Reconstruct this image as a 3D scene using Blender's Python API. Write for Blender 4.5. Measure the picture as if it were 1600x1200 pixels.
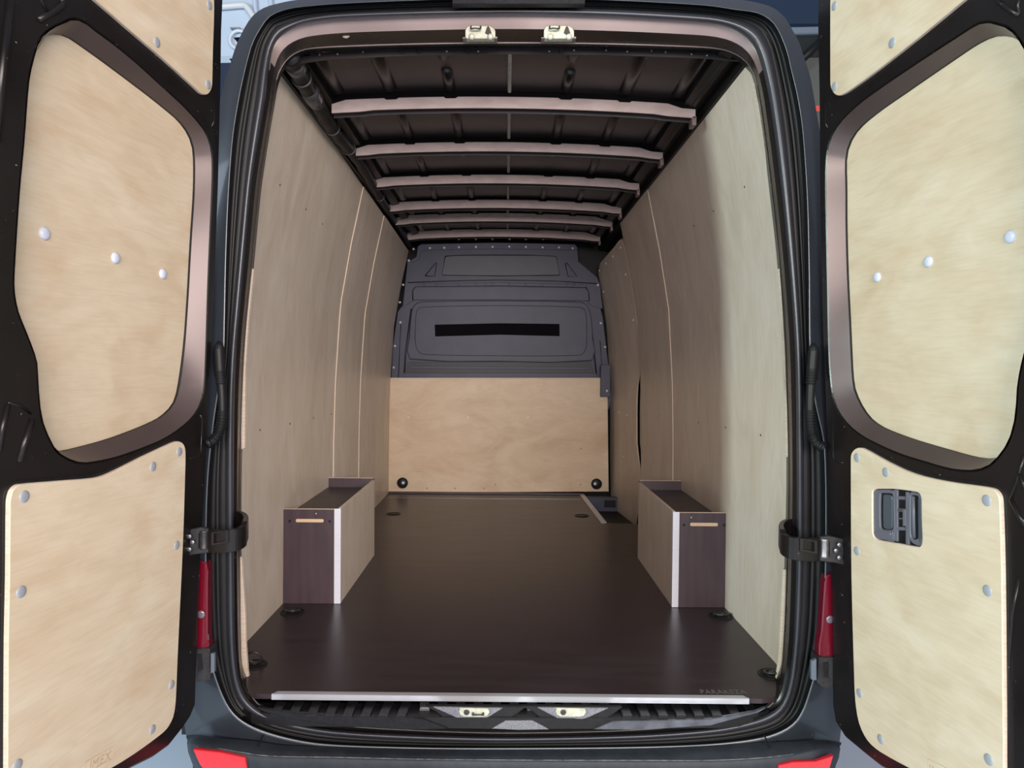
import bpy, bmesh, math, random
from mathutils import Vector, Matrix
from mathutils.geometry import tessellate_polygon
random.seed(4)
for o in list(bpy.data.objects): bpy.data.objects.remove(o)
S = bpy.context.scene; COL = S.collection
R = math.radians
# ------------------------------------------------------------------ camera
F = 1130.0; H = 0.93
YAW, PITCH, ROLL = R(.5), R(1.27), R(.5)
fwd = Vector((math.sin(YAW)*math.cos(PITCH), math.cos(YAW)*math.cos(PITCH), -math.sin(PITCH)))
rt0 = Vector((math.cos(YAW), -math.sin(YAW), 0)); up0 = rt0.cross(fwd)
rt = rt0*math.cos(ROLL) + up0*math.sin(ROLL); up = rt.cross(fwd)
CAM = Vector((0, 0, H))
cd = bpy.data.cameras.new('camera'); cam = bpy.data.objects.new('camera', cd); COL.objects.link(cam)
cd.sensor_width = 36; cd.lens = 36*F/1600; cd.clip_start = .02
m = Matrix((rt, up, -fwd)).transposed().to_4x4(); m.translation = CAM; cam.matrix_world = m
S.camera = cam
# ------------------------------------------------------------------ world, lights, exposure
S.view_settings.view_transform = 'Standard'; S.view_settings.look = 'None'
S.view_settings.gamma = 1; S.view_settings.use_curve_mapping = False
S.view_settings.exposure = 0.0
w = bpy.data.worlds.new('world'); S.world = w; w.use_nodes = True
bg = w.node_tree.nodes['Background']; bg.inputs[0].default_value = (.72, .80, 1, 1); bg.inputs[1].default_value = .30
def area(name, loc, tgt, sx, sy, power, col):
    l = bpy.data.lights.new(name, 'AREA'); l.shape = 'RECTANGLE'; l.size = sx; l.size_y = sy; l.energy = power; l.color = col
    o = bpy.data.objects.new(name, l); COL.objects.link(o); o.location = loc
    o.rotation_euler = (Vector(tgt)-Vector(loc)).to_track_quat('-Z', 'Y').to_euler(); o['kind'] = 'helper'
    return o
area('ceiling_strip_light', (1.3, -3.6, 1.8), (-.3, 4, 1.0), 5.6, 1.6, 640, (1, .90, .84))
area('daylight_opening', (-4.6, -2.10, 1.6), (.87, 2.6, 1.1), .28, .9, 350, (.80, 1, .95))
area('left_daylight', (-5.5, 1.5, 2.4), (-1, 3, -.5), 2.5, 1.5, 60, (.7, .85, 1))
# ------------------------------------------------------------------ pixel helpers
def ray(px, py): return fwd + rt*((px-800)/F) - up*((py-600)/F)
def onY(px, py, Y): d = ray(px, py); return CAM + d*(Y/d.y)
def onZ(px, py, z=0): d = ray(px, py); return CAM + d*((z-H)/d.z)
def proj(p):
    q = Vector(p)-CAM; z = q.dot(fwd); return 800+F*q.dot(rt)/z, 600-F*q.dot(up)/z
class Plane:
    def __init__(s, o, u, v):
        s.o = Vector(o); s.u = Vector(u).normalized(); v = Vector(v); s.v = (v-s.u*v.dot(s.u)).normalized(); s.n = s.u.cross(s.v)
    def flip(s): s.n = -s.n; return s
    def uv(s, px, py, w=0):
        d = ray(px, py); t = ((s.o+s.n*w)-CAM).dot(s.n)/d.dot(s.n); q = CAM+d*t-s.o; return (q.dot(s.u), q.dot(s.v))
    def pt(s, a, w=0): return s.o+s.u*a[0]+s.v*a[1]+s.n*w
def yplane(Y): # faces the camera: n = -Y
    return Plane((0, Y, 0), (1, 0, 0), (0, 0, 1))
def cr(P, n=4, closed=True):
    P = [Vector(p) for p in P]; out = []; N = len(P)
    for i in range(N if closed else N-1):
        if closed: a, b, c, d = P[i-1], P[i], P[(i+1) % N], P[(i+2) % N]
        else: a, b, c, d = P[max(i-1, 0)], P[i], P[i+1], P[min(i+2, N-1)]
        # tension limited by the neighbour lengths
        L = (c-b).length; m1 = (c-a); m2 = (d-b)
        m1 = m1*min(.5, L/max(m1.length, 1e-9)); m2 = m2*min(.5, L/max(m2.length, 1e-9))
        for k in range(n):
            t = k/n
            out.append(b*(2*t**3-3*t*t+1)+m1*(t**3-2*t*t+t)+c*(-2*t**3+3*t*t)+m2*(t**3-t*t))
    if not closed: out.append(P[-1])
    return out
def rrect(x0, x1, y0, y1, r, n=5):
    out = []
    for cx, cy, a0 in ((x1-r, y1-r, 0), (x0+r, y1-r, 90), (x0+r, y0+r, 180), (x1-r, y0+r, 270)):
        for k in range(n+1): a = R(a0+90*k/n); out.append((cx+r*math.cos(a), cy+r*math.sin(a)))
    return out
# ------------------------------------------------------------------ materials
MAT = {}
def mat(name, col, rough=.5, metal=0, spec=.5, coat=0, bump=None, emit=None, var=None, trans=0, rvar=None):
    if name in MAT: return MAT[name]
    M = bpy.data.materials.new(name); M.use_nodes = True; nt = M.node_tree; b = nt.nodes['Principled BSDF']; MAT[name] = M
    b.inputs['Base Color'].default_value = (*col, 1); b.inputs['Roughness'].default_value = rough
    b.inputs['Metallic'].default_value = metal; b.inputs['Specular IOR Level'].default_value = spec
    b.inputs['Coat Weight'].default_value = coat; b.inputs['Coat Roughness'].default_value = .08
    tc = nt.nodes.new('ShaderNodeTexCoord')
    if var:  # (scale vector, strength, second colour)
        mp = nt.nodes.new('ShaderNodeMapping'); mp.inputs['Scale'].default_value = var[0]; nt.links.new(tc.outputs['Object'], mp.inputs[0])
        nz = nt.nodes.new('ShaderNodeTexNoise'); nz.inputs['Scale'].default_value = 1; nz.inputs['Detail'].default_value = 6; nz.inputs['Distortion'].default_value = var[3] if len(var) > 3 else .3
        nt.links.new(mp.outputs[0], nz.inputs['Vector'])
        rp = nt.nodes.new('ShaderNodeValToRGB'); rp.color_ramp.elements[0].position = .35; rp.color_ramp.elements[1].position = .68
        rp.color_ramp.elements[0].color = (*col, 1); rp.color_ramp.elements[1].color = (*var[2], 1)
        nt.links.new(nz.outputs['Fac'], rp.inputs[0]); nt.links.new(rp.outputs[0], b.inputs['Base Color'])
        if rvar:
            mr = nt.nodes.new('ShaderNodeMapRange'); mr.inputs['To Min'].default_value = rvar[0]; mr.inputs['To Max'].default_value = rvar[1]
            nt.links.new(nz.outputs['Fac'], mr.inputs['Value']); nt.links.new(mr.outputs[0], b.inputs['Roughness'])
    if bump:
        mp = nt.nodes.new('ShaderNodeMapping'); s = bump[0]; mp.inputs['Scale'].default_value = s if isinstance(s, tuple) else (s, s, s)
        nt.links.new(tc.outputs['Object'], mp.inputs[0])
        nz = nt.nodes.new('ShaderNodeTexNoise'); nz.inputs['Scale'].default_value = 1; nz.inputs['Detail'].default_value = 4; nt.links.new(mp.outputs[0], nz.inputs['Vector'])
        bp = nt.nodes.new('ShaderNodeBump'); bp.inputs['Strength'].default_value = bump[1]; bp.inputs['Distance'].default_value = .001
        nt.links.new(nz.outputs['Fac'], bp.inputs['Height']); nt.links.new(bp.outputs[0], b.inputs['Normal'])
    return M
def specks(M, thr=.735, sc=150, col=(.22, .21, .20)):
    nt = M.node_tree; N = nt.nodes; L = nt.links; b = N['Principled BSDF']
    tc = N.new('ShaderNodeTexCoord'); n = N.new('ShaderNodeTexNoise'); n.inputs['Scale'].default_value = sc; n.inputs['Detail'].default_value = 1; L.new(tc.outputs['Object'], n.inputs['Vector'])
    r = N.new('ShaderNodeValToRGB'); r.color_ramp.elements[0].position = thr; r.color_ramp.elements[0].color = (0, 0, 0, 1); r.color_ramp.elements[1].position = thr+.03; L.new(n.outputs['Fac'], r.inputs[0])
    q = N.new('ShaderNodeMix'); q.data_type = 'RGBA'; src = b.inputs['Base Color'].links[0].from_socket
    L.new(r.outputs[0], q.inputs[0]); L.new(src, q.inputs[6]); q.inputs[7].default_value = (*col, 1); L.new(q.outputs[2], b.inputs['Base Color'])
def ply(name, base, tint, pale, sx, sz, rough=.42, blot=1.6):
    """birch plywood: large soft clouds, flame-like figure and fine pores"""
    M = bpy.data.materials.new(name); M.use_nodes = True; nt = M.node_tree; N = nt.nodes; L = nt.links; b = N['Principled BSDF']; MAT[name] = M
    tc = N.new('ShaderNodeTexCoord')
    def noise(scale, detail, dist):
        mp = N.new('ShaderNodeMapping'); mp.inputs['Scale'].default_value = scale; L.new(tc.outputs['Object'], mp.inputs[0])
        n = N.new('ShaderNodeTexNoise'); n.inputs['Scale'].default_value = 1; n.inputs['Detail'].default_value = detail; n.inputs['Distortion'].default_value = dist
        L.new(mp.outputs[0], n.inputs['Vector']); return n
    a = noise((sx, sx, sz), 3, blot); c = noise((sx*2.6, sx*2.6, sz*3.2), 5, 1.3); f = noise((60, 60, 10) if sx > sz else (14, 14, 160), 3, 0)
    r1 = N.new('ShaderNodeValToRGB'); e = r1.color_ramp.elements; e[0].position = .3; e[0].color = (*tint, 1); e[1].position = .7; e[1].color = (*pale, 1)
    mid = r1.color_ramp.elements.new(.5); mid.color = (*base, 1); L.new(a.outputs['Fac'], r1.inputs[0])
    r2 = N.new('ShaderNodeValToRGB'); e = r2.color_ramp.elements; e[0].position = .38; e[0].color = (.95, .935, .915, 1); e[1].position = .56; e[1].color = (1, 1, 1, 1)
    e3 = e.new(.50); e3.color = (.99, .985, .98, 1); L.new(c.outputs['Fac'], r2.inputs[0])
    r3 = N.new('ShaderNodeValToRGB'); e = r3.color_ramp.elements; e[0].position = .3; e[0].color = (.94, .93, .92, 1); e[1].position = .6; e[1].color = (1, 1, 1, 1); L.new(f.outputs['Fac'], r3.inputs[0])
    def mul(x, y):
        q = N.new('ShaderNodeMix'); q.data_type = 'RGBA'; q.blend_type = 'MULTIPLY'; q.inputs[0].default_value = 1; L.new(x, q.inputs[6]); L.new(y, q.inputs[7]); return q.outputs[2]
    L.new(mul(mul(r1.outputs[0], r2.outputs[0]), r3.outputs[0]), b.inputs['Base Color'])
    b.inputs['Roughness'].default_value = rough; b.inputs['Specular IOR Level'].default_value = .35
    return M
P_DOOR = ply('birch_door', (.66, .545, .40), (.61, .47, .325), (.70, .60, .46), 2.2, 4.5)
P_WALL = ply('birch_wall', (.66, .57, .485), (.61, .515, .43), (.70, .62, .54), 3.0, 1.1, .38)
P_BOARD = ply('birch_board', (.72, .56, .40), (.65, .48, .33), (.76, .61, .45), 2.0, 3.6)
P_EDGE = mat('plywood_edge', (.72, .60, .50), .6, var=((8, 8, 300), 1, (.60, .47, .36)))
HEX = mat('film_faced_dark_brown', (.027, .0170, .0215), .34, spec=.33, var=((3, 22, 3), 1, (.036, .025, .030)), rvar=(.25, .37), bump=((900, 900, 900), .12))
HEXV = mat('film_faced_upright', (.044, .026, .036), .45, var=((40, 40, 5), 1, (.058, .036, .046)))
BROWN = mat('brown_black_paint', (.20, .15, .144), .33, metal=.45, spec=.6, var=((4, 4, 4), 1, (.26, .20, .19)), rvar=(.27, .38))
BROWNM = mat('roof_skin_paint', (.026, .0205, .022), .38, metal=.4, var=((5, 5, 5), 1, (.040, .032, .034)))
REVEAL = mat('window_reveal_paint', (.085, .062, .061), .36, metal=.35, spec=.5, var=((4, 4, 4), 1, (.11, .084, .082)), rvar=(.30, .42))
RIBM = mat('rib_shade_tone', (.014, .0115, .0125), .32, metal=.3)  # roof paint darkened to imitate shade in the pressed ribs
RAILM = mat('rail_void_black', (.006, .0055, .006), .45, spec=.3)  # blackened tone stands in for the dark void along the roof edge
BOW = mat('roof_bow_lit_paint', (.41, .325, .315), .42, metal=.15, var=((14, 3, 40), 1, (.50, .40, .39)))  # dark brown paint lightened to imitate light on the rear-facing bow faces
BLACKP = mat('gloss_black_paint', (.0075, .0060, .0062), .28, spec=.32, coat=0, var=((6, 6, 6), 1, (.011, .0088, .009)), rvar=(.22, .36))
BODY = mat('slate_blue_body_paint', (.022, .027, .035), .34, metal=.2, spec=.5, coat=.35, var=((5, 5, 5), 1, (.030, .036, .046)))
specks(BLACKP, .775); specks(BODY, .79)
PLAST = mat('grey_bumper_plastic', (.019, .023, .030), .5, spec=.22, var=((30, 30, 30), 1, (.027, .032, .041)), bump=((300, 300, 300), .2))
RUB = mat('black_rubber', (.0075, .0075, .009), .45, spec=.25)
SEAL = mat('rubber_seal_sheen', (.026, .028, .036), .32, spec=.5, var=((6, 6, 4), 1, (.036, .039, .050)))
BLK = mat('matt_black_plastic', (.006, .006, .007), .5, spec=.3, var=((60, 60, 60), 1, (.01, .01, .011)))
TREAD = mat('sill_plastic', (.013, .0135, .016), .42, spec=.2, bump=((260, 260, 260), .4), var=((90, 90, 90), 1, (.008, .008, .010)))
GREYSILL = mat('silver_sill_face', (.15, .15, .165), .38, metal=.6, bump=((400, 400, 400), .35), var=((200, 200, 200), 1, (.25, .25, .27)))
ALU = mat('brushed_aluminium', (.74, .75, .84), .34, metal=.25, var=((2, 60, 400), 1, (.66, .67, .76)))
ZINC = mat('cream_zinc', (.40, .40, .31), .42, metal=.3, var=((70, 70, 70), 1, (.55, .55, .45)))
BULK = mat('blue_grey_bulkhead', (.064, .068, .108), .5, spec=.4, var=((7, 7, 7), 1, (.075, .079, .122)))
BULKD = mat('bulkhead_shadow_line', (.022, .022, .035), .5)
CAPG = mat('grey_plastic_cap', (.30, .32, .35), .45)
CAPW = mat('white_plastic_cap', (.55, .58, .69), .30)
STEEL = mat('worn_steel', (.32, .32, .34), .35, metal=.8, var=((90, 90, 90), 1, (.20, .20, .22)))
DSTEEL = mat('dark_hinge_steel', (.028, .027, .030), .38, metal=.3, var=((90, 90, 90), 1, (.045, .044, .047)))
RED = mat('red_reflector', (.60, .016, .026), .32, coat=.3, bump=((500, 500, 500), .6), var=((260, 260, 260), 1, (.48, .012, .022)))
REDD = mat('dark_red_lens', (.13, .004, .014), .15, coat=1, bump=((10, 10, 220), .5))
HGREY = mat('handle_grey_plastic', (.12, .12, .15), .42)
HBLUE = mat('handle_blue_grey_grip', (.065, .078, .092), .36)
SCREW = mat('screw_pale', (.55, .53, .48), .4, metal=.4)
SCREWD = mat('screw_hole_dark', (.05, .035, .03), .7)
SEALANT = mat('pale_sealant_bead', (.36, .33, .31), .6, var=((80, 200, 80), 1, (.20, .18, .17)), bump=((300, 300, 300), .8))
INK = mat('branded_pale_brown', (.50, .38, .25), .6)
INKF = mat('floor_scribe', (.13, .115, .115), .6)
SLOT = mat('raw_ply_slot', (.62, .44, .28), .6)
# ------------------------------------------------------------------ mesh helpers
WL = {}
def wloc(p): return WL.get(p.name, Vector()) if p else Vector()
def link(name, me, parent, loc=None, rot=None):
    o = bpy.data.objects.new(name, me); COL.objects.link(o)
    if parent is not None: o.parent = parent
    base = wloc(parent)
    if loc is not None:
        o.location = Vector(loc)-base; WL[o.name] = Vector(loc)
    else: WL[o.name] = base.copy()
    if rot is not None: o.rotation_euler = rot
    return o
def tag(o, label=None, cat=None, group=None, kind=None):
    for k, v in (('label', label), ('category', cat), ('group', group), ('kind', kind)):
        if v: o[k] = v
    return o
def thing(name, label, cat, loc=(0, 0, 0), group=None):
    o = bpy.data.objects.new(name, None); COL.objects.link(o); o.location = loc; o.empty_display_size = .1; WL[o.name] = Vector(loc)
    return tag(o, label, cat, group)
def mk(name, V, Fc, mt, parent=None, smooth=False, clean=False):
    base = wloc(parent)
    me = bpy.data.meshes.new(name); me.from_pydata([tuple(Vector(v)-base) for v in V], [], Fc)
    if clean:
        bm = bmesh.new(); bm.from_mesh(me); bmesh.ops.remove_doubles(bm, verts=bm.verts, dist=1e-6); bmesh.ops.recalc_face_normals(bm, faces=bm.faces); bm.to_mesh(me); bm.free()
    me.update(); me.materials.append(mt)
    if smooth: me.polygons.foreach_set('use_smooth', [True]*len(me.polygons))
    return link(name, me, parent)
def orient(o):
    bm = bmesh.new(); bm.from_mesh(o.data); bmesh.ops.recalc_face_normals(bm, faces=bm.faces); bm.to_mesh(o.data); bm.free(); return o
def inset(loop, b):
    """move a 2-D loop inwards by b (to its left if it runs anticlockwise)"""
    A = sum(loop[i-1][0]*loop[i][1]-loop[i][0]*loop[i-1][1] for i in range(len(loop))); s = 1 if A > 0 else -1
    out = []; n = len(loop)
    for i in range(n):
        a = Vector(loop[i-1][:2]); p = Vector(loop[i][:2]); c = Vector(loop[(i+1) % n][:2]); t = (c-a)
        if t.length < 1e-9: out.append(p); continue
        t.normalize(); out.append(p+Vector((-t.y, t.x))*b*s)
    return out
def plate(name, loops, pl, w0, w1, mt, parent=None, bev=.0015, smooth=False):
    """solid sheet between offsets w0 (back) and w1 (front); loops[0] outer, the rest holes; bevelled front"""
    V = []; Fc = []; back = []; front = []
    for li, lp in enumerate(loops):
        lp = [Vector(p[:2]) for p in lp]; n = len(lp)
        ins = inset(lp, bev if li == 0 else -bev) if bev else lp
        d = 1 if w1 > w0 else -1
        rings = [(lp, w0), (lp, w1-bev*d)] + ([(ins, w1)] if bev else [])
        b0 = len(V)
        for q, wv in rings: V += [pl.pt(p, wv) for p in q]
        for r in range(len(rings)-1):
            for i in range(n):
                j = (i+1) % n; Fc.append((b0+r*n+i, b0+r*n+j, b0+(r+1)*n+j, b0+(r+1)*n+i))
        back.append((lp, b0)); front.append((ins, b0+(len(rings)-1)*n))
    for grp in (back, front):
        idx = []; pts = []
        for q, s in grp: pts.append([Vector((p[0], p[1], 0)) for p in q]); idx += [s+i for i in range(len(q))]
        for t in tessellate_polygon(pts): Fc.append(tuple(idx[i] for i in t))
    return orient(mk(name, V, Fc, mt, parent, smooth))
def pxplate(name, pts, Y, th, mt, parent=None, bev=.0015, holes=(), sm=0):
    pl = yplane(Y); f = lambda P: [pl.uv(*p) for p in P]
    L = [f(pts)]+[f(h) for h in holes]
    if sm: L = [cr(q, sm) for q in L]
    return plate(name, L, pl, -th, 0, mt, parent, bev)
def box(name, x0, x1, y0, y1, z0, z1, mt, parent=None, bev=.002, seg=1):
    bm = bmesh.new(); r = bmesh.ops.create_cube(bm, size=1)
    for v in r['verts']: v.co = Vector(((x0+x1)/2+v.co.x*(x1-x0), (y0+y1)/2+v.co.y*(y1-y0), (z0+z1)/2+v.co.z*(z1-z0)))-wloc(parent)
    if bev: bmesh.ops.bevel(bm, geom=bm.edges[:], offset=bev, segments=seg, affect='EDGES', clamp_overlap=True)
    me = bpy.data.meshes.new(name); bm.to_mesh(me); bm.free(); me.materials.append(mt)
    return link(name, me, parent)
def loft(name, loops, mt, parent=None, closed=True, smooth=True, cap=False, ring=False):
    n = len(loops[0]); V = [p for l in loops for p in l]; Fc = []; K = len(loops)
    for r in range(K if ring else K-1):
        for i in range(n if closed else n-1):
            j = (i+1) % n; s = (r+1) % K; Fc.append((r*n+i, r*n+j, s*n+j, s*n+i))
    if cap: Fc.append(tuple(range(n))); Fc.append(tuple((K-1)*n+i for i in range(n)))
    return orient(mk(name, V, Fc, mt, parent, smooth))
def tube(name, P, rad, mt, parent=None, seg=14, flat=None, cap=True):
    P = [Vector(p) for p in P]; n = len(P); rad = rad if isinstance(rad, (list, tuple)) else [rad]*n; loops = []; prev = None
    for i in range(n):
        t = (P[min(i+1, n-1)]-P[max(i-1, 0)]).normalized()
        a = prev-t*prev.dot(t) if prev is not None else t.cross(Vector((0, 0, 1)) if abs(t.z) < .9 else Vector((1, 0, 0)))
        a.normalize(); prev = a; b = t.cross(a)
        loops.append([P[i]+(a*math.cos(2*math.pi*k/seg)+b*math.sin(2*math.pi*k/seg))*rad[i] for k in range(seg)])
    return loft(name, loops, mt, parent, cap=cap)
MESH = {}
def discmesh(key, r, h, dome, mt, seg=20):
    if key in MESH: return MESH[key]
    prof = [(r, 0), (r, h*.4), (r*.92, h*.8), (r*.7, h)] if not dome else [(r, 0), (r*.97, h*.35), (r*.85, h*.65), (r*.6, h*.88), (r*.3, h*.98)]
    V = []; Fc = []
    for rr, hh in prof: V += [(rr*math.cos(2*math.pi*k/seg), rr*math.sin(2*math.pi*k/seg), hh) for k in range(seg)]
    for q in range(len(prof)-1):
        for k in range(seg): j = (k+1) % seg; Fc.append((q*seg+k, q*seg+j, (q+1)*seg+j, (q+1)*seg+k))
    V.append((0, 0, h)); c = len(V)-1
    for k in range(seg): Fc.append(((len(prof)-1)*seg+k, (len(prof)-1)*seg+(k+1) % seg, c))
    me = bpy.data.meshes.new(key); me.from_pydata(V, [], Fc); me.materials.append(mt); me.polygons.foreach_set('use_smooth', [True]*len(me.polygons)); MESH[key] = me
    return me
def put(name, me, parent, p, n): return link(name, me, parent, loc=p, rot=Vector(n).to_track_quat('Z', 'Y').to_euler())
def torus(name, c, n, r, rr, mt, parent, seg=28, frac=1.0, roll=0):
    q = Vector(n).to_track_quat('Z', 'Y'); c = Vector(c); P = []
    k = int(seg*frac)
    for i in range(k+(0 if frac == 1 else 1)):
        a = 2*math.pi*i/seg+roll; P.append(c+q @ Vector((math.cos(a)*r, math.sin(a)*r, 0)))
    loops = []
    for i, p in enumerate(P):
        rad = (p-c).normalized(); nn = q @ Vector((0, 0, 1))
        loops.append([p+(rad*math.cos(2*math.pi*j/8)+nn*math.sin(2*math.pi*j/8))*rr for j in range(8)])
    return loft(name, loops, mt, parent, ring=(frac == 1), cap=(frac != 1))
def text(name, body, size, M4, mt, parent, depth=.0004):
    c = bpy.data.curves.new(name, 'FONT'); c.body = body; c.size = size; c.extrude = depth; c.space_character = 1.05; c.resolution_u = 3
    t = bpy.data.objects.new(name+'_src', c); COL.objects.link(t); bpy.context.view_layer.update()
    me = bpy.data.meshes.new_from_object(t.evaluated_get(bpy.context.evaluated_depsgraph_get())); bpy.data.objects.remove(t); bpy.data.curves.remove(c)
    base = wloc(parent)
    for v in me.vertices: v.co = (M4 @ v.co)-base
    me.materials.clear(); me.materials.append(mt); return link(name, me, parent)
# ================================================================== SETTING: the load bay
def profX(z):  # half width of the lining at height z
    T = [(-.2, .872), (0, .872), (.53, .870), (.85, .862), (1.236, .838), (1.526, .789), (1.816, .728), (2.2, .64)]
    for (a, x), (b, y) in zip(T, T[1:]):
        if z <= b: return x+(y-x)*(z-a)/(b-a)
    return T[-1][1]
def SL(Y, z): return -profX(z)
def SR(Y, z): return profX(z)
def SD(Y, z): return profX(z)+.012-.10*max(0, Y-4.60)        # sliding door, runs inwards to the front
def onwall(px, py, Sf):
    lo = 1.6; best = None; prev = None
    for i in range(500):
        Y = 1.8+i*.01; p = onY(px, py, Y); g = p.x-Sf(Y, p.z); g = g if Sf(Y, p.z) > 0 else -g
        if prev is not None and prev < 0 <= g: t = prev/(prev-g); Y = Y-.01+.01*t; return onY(px, py, Y)
        prev = g
    return onY(px, py, 5.4)
def topline(Y, Sf, a, b):  # height at which the lining's top edge meets the image line a-b
    lo, hi = 1.55, 2.1
    for _ in range(30):
        z = (lo+hi)/2; x, y = proj((Sf(Y, z), Y, z)); yl = a[1]+(b[1]-a[1])*(x-a[0])/(b[0]-a[0])
        if y > yl: lo = z
        else: hi = z
    return z
def panel(name, Ya, Yb, Sf, top, mt, parent, off=0, th=.007, z0=-.015, nz=26, ny=6, rows=None):
    """curved plywood sheet: rows of constant relative height"""
    V = []; Fc = []; s = 1 if Sf(3, .5) > 0 else -1; lay = []
    for w_ in (off, off+th):
        g = []
        for i in range(nz+1):
            r = []
            for j in range(ny+1):
                if rows:
                    z, ya, yb = rows[min(i, len(rows)-1)]; Y = ya+(yb-ya)*j/ny
                else:
                    Y = Ya+(Yb-Ya)*j/ny; zt = top(Y); z = z0+(zt-z0)*i/nz
                V.append(Vector((Sf(Y, z)-s*w_, Y, z))); r.append(len(V)-1)
            g.append(r)
        lay.append(g)
        if rows and w_ == off: pass
    nz_ = nz
    for k, g in enumerate(lay):
        for i in range(nz_):
            for j in range(ny): Fc.append((g[i][j], g[i][j+1], g[i+1][j+1], g[i+1][j]))
    a, b = lay
    per = [(0, j) for j in range(ny)]+[(i, ny) for i in range(nz_)]+[(nz_, j) for j in range(ny, 0, -1)]+[(i, 0) for i in range(nz_, 0, -1)]
    for q in range(len(per)):
        (i, j), (k, l) = per[q], per[(q+1) % len(per)]; n1 = len(V); V += [V[a[i][j]], V[a[k][l]], V[b[k][l]], V[b[i][j]]]; Fc.append((n1, n1+1, n1+2, n1+3))
    o = orient(mk(name, V, Fc, mt, parent)); o.data.materials.append(P_EDGE)
    n0 = 2*nz_*ny
    for i, p in enumerate(o.data.polygons):
        if i < n0: p.use_smooth = True
        else: p.material_index = 1
    return o
LT = ((445, 118), (640, 399)); RT = ((1162, 99), (968, 330))
topL = lambda Y: topline(Y, SL, *LT); topR = lambda Y: topline(Y, SR, *RT)
# backing skins of the van sides carry the plywood
def skin(name, Sf, s):
    V = []; Fc = []
    Zs = [-.3, 0, .4, .8, 1.1, 1.4, 1.7, 1.86]; Ys = [2.16, 3, 4, 5, 5.62]
    for z in Zs:
        for Y in Ys: V.append((Sf(Y, z)+s*.06, Y, z))
    n = len(Ys)
    for i in range(len(Zs)-1):
        for j in range(n-1): Fc.append((i*n+j, i*n+j+1, (i+1)*n+j+1, (i+1)*n+j))
    o = mk(name, V, Fc, BROWNM, None, True); o['kind'] = 'structure'; return o
wl = skin('wall_left', SL, -1); wr = skin('wall_right', SR, 1)
tag(wl, 'left side of the van load bay lined with three birch plywood sheets'); tag(wr, 'right side of the van load bay lined with birch plywood')
panel('plywood_panel', 2.17, 3.638, SL, topL, P_WALL, wl, off=0)
panel('plywood_panel', 3.63, 4.245, SL, topL, P_WALL, wl, off=.004)
panel('plywood_panel', 4.238, 5.325, SL, topL, P_WALL, wl, off=.008)
panel('plywood_panel', 2.17, 3.70, SR, topR, P_WALL, wr, off=0)
panel('plywood_panel', 3.695, 4.56, SR, topR, P_WALL, wr, off=.0035)
scm = discmesh('screw_head', .0042, .0014, False, SCREWD, 8); scp = discmesh('screw_head_pale', .0048, .0016, False, SCREW, 8)
for (x, y) in ((434, 289), (475, 327), (501, 350), (529, 374), (546, 391), (557, 403), (403, 672), (450, 662), (487, 653), (515, 647), (540, 643), (561, 638), (578, 634)):
    p = onwall(x, y, SL); put('screw', scm if x < 520 else scp, wl, p+Vector((.0115 if x > 530 else .0075, 0, 0)), (1, 0, -.12))
for (x, y) in ((1167, 292), (1118, 330), (1087, 353), (1055, 377), (1020, 406), (1192, 680), (1137, 668), (1094, 660), (1061, 652), (1034, 649), (1012, 644)):
    p = onwall(x, y, SR); put('screw', scm if x > 1080 else scp, wr, p+Vector((-.0115 if x < 1050 else -.0075, 0, 0)), (-1, 0, -.12))
# exposed plywood edges at the rear jambs
pxplate('plywood_edge_strip', [(392, 420), (396, 420), (388, 500), (383, 575), (382, 700), (377, 702), (376.5, 640), (379, 570), (384, 500)], 2.15, .012, P_EDGE, wl, .0008)
pxplate('plywood_edge_strip', [(375, 870), (377, 870), (383, 960), (384, 1010), (387, 1050), (391, 1076), (388, 1079), (381, 1060), (377, 1030), (376, 980)], 2.15, .012, P_EDGE, wl, .0008)
pxplate('plywood_edge_strip', [(1217, 420), (1221, 420), (1227, 500), (1231, 575), (1233, 600), (1232, 714), (1229, 714), (1228.5, 600), (1225, 520)], 2.15, .012, P_EDGE, wr, .0008)
pxplate('plywood_edge_strip', [(1225, 890), (1229, 890), (1227, 980), (1223, 1050), (1217, 1075), (1210, 1087), (1208, 1083), (1213, 1065), (1218, 1030), (1220, 990)], 2.15, .012, P_EDGE, wr, .0008)
# floor
flo = [(-.70, 2.049), (-.735, 2.056), (-.775, 2.09), (-.80, 2.13), (-.84, 2.2), (-.87, 2.3), (-.87, 5.335), (.552, 5.335), (.596, 4.335), (.87, 4.315), (.87, 2.3), (.85, 2.2), (.83, 2.13), (.81, 2.09), (.77, 2.056), (.735, 2.049)]
plz = Plane((0, 0, 0), (1, 0, 0), (0, 1, 0))
EL, ER = onZ(425, 1080), onZ(1175, 1087)            # the rear edge runs slightly askew to the van axis
edge_dy = lambda x: EL.y+(x-EL.x)/(ER.x-EL.x)*(ER.y-EL.y)-2.065
flo = [(x, y+edge_dy(x)*max(0, min(1, (2.3-y)/.2))) for x, y in flo]
floor = plate('floor', [flo], plz, -.015, 0, HEX, None, .0012); tag(floor, 'dark brown film-faced plywood floor of the load bay', kind='structure')
under = plate('subfloor', [[(-.93, 2.08), (.93, 2.08), (.93, 5.6), (-.93, 5.6)]], plz, -.14, -.10, BLK, floor, 0)
a = onZ(425, 1084); b = onZ(1175, 1098)
def prism(name, prof, x0, x1, mt, parent, y0, chamf=.006):
    # extrude a (y,z) profile along x with the ends slightly mitred
    V = [Vector((x0+(chamf if y > y0+.004 else 0), y, z)) for y, z in prof]+[Vector((x1-(chamf if y > y0+.004 else 0), y, z)) for y, z in prof]
    n = len(prof); Fc = [tuple(range(n)), tuple(range(n, 2*n))]+[(i, (i+1) % n, n+(i+1) % n, n+i) for i in range(n)]
    return orient(mk(name, V, Fc, mt, parent))
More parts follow.
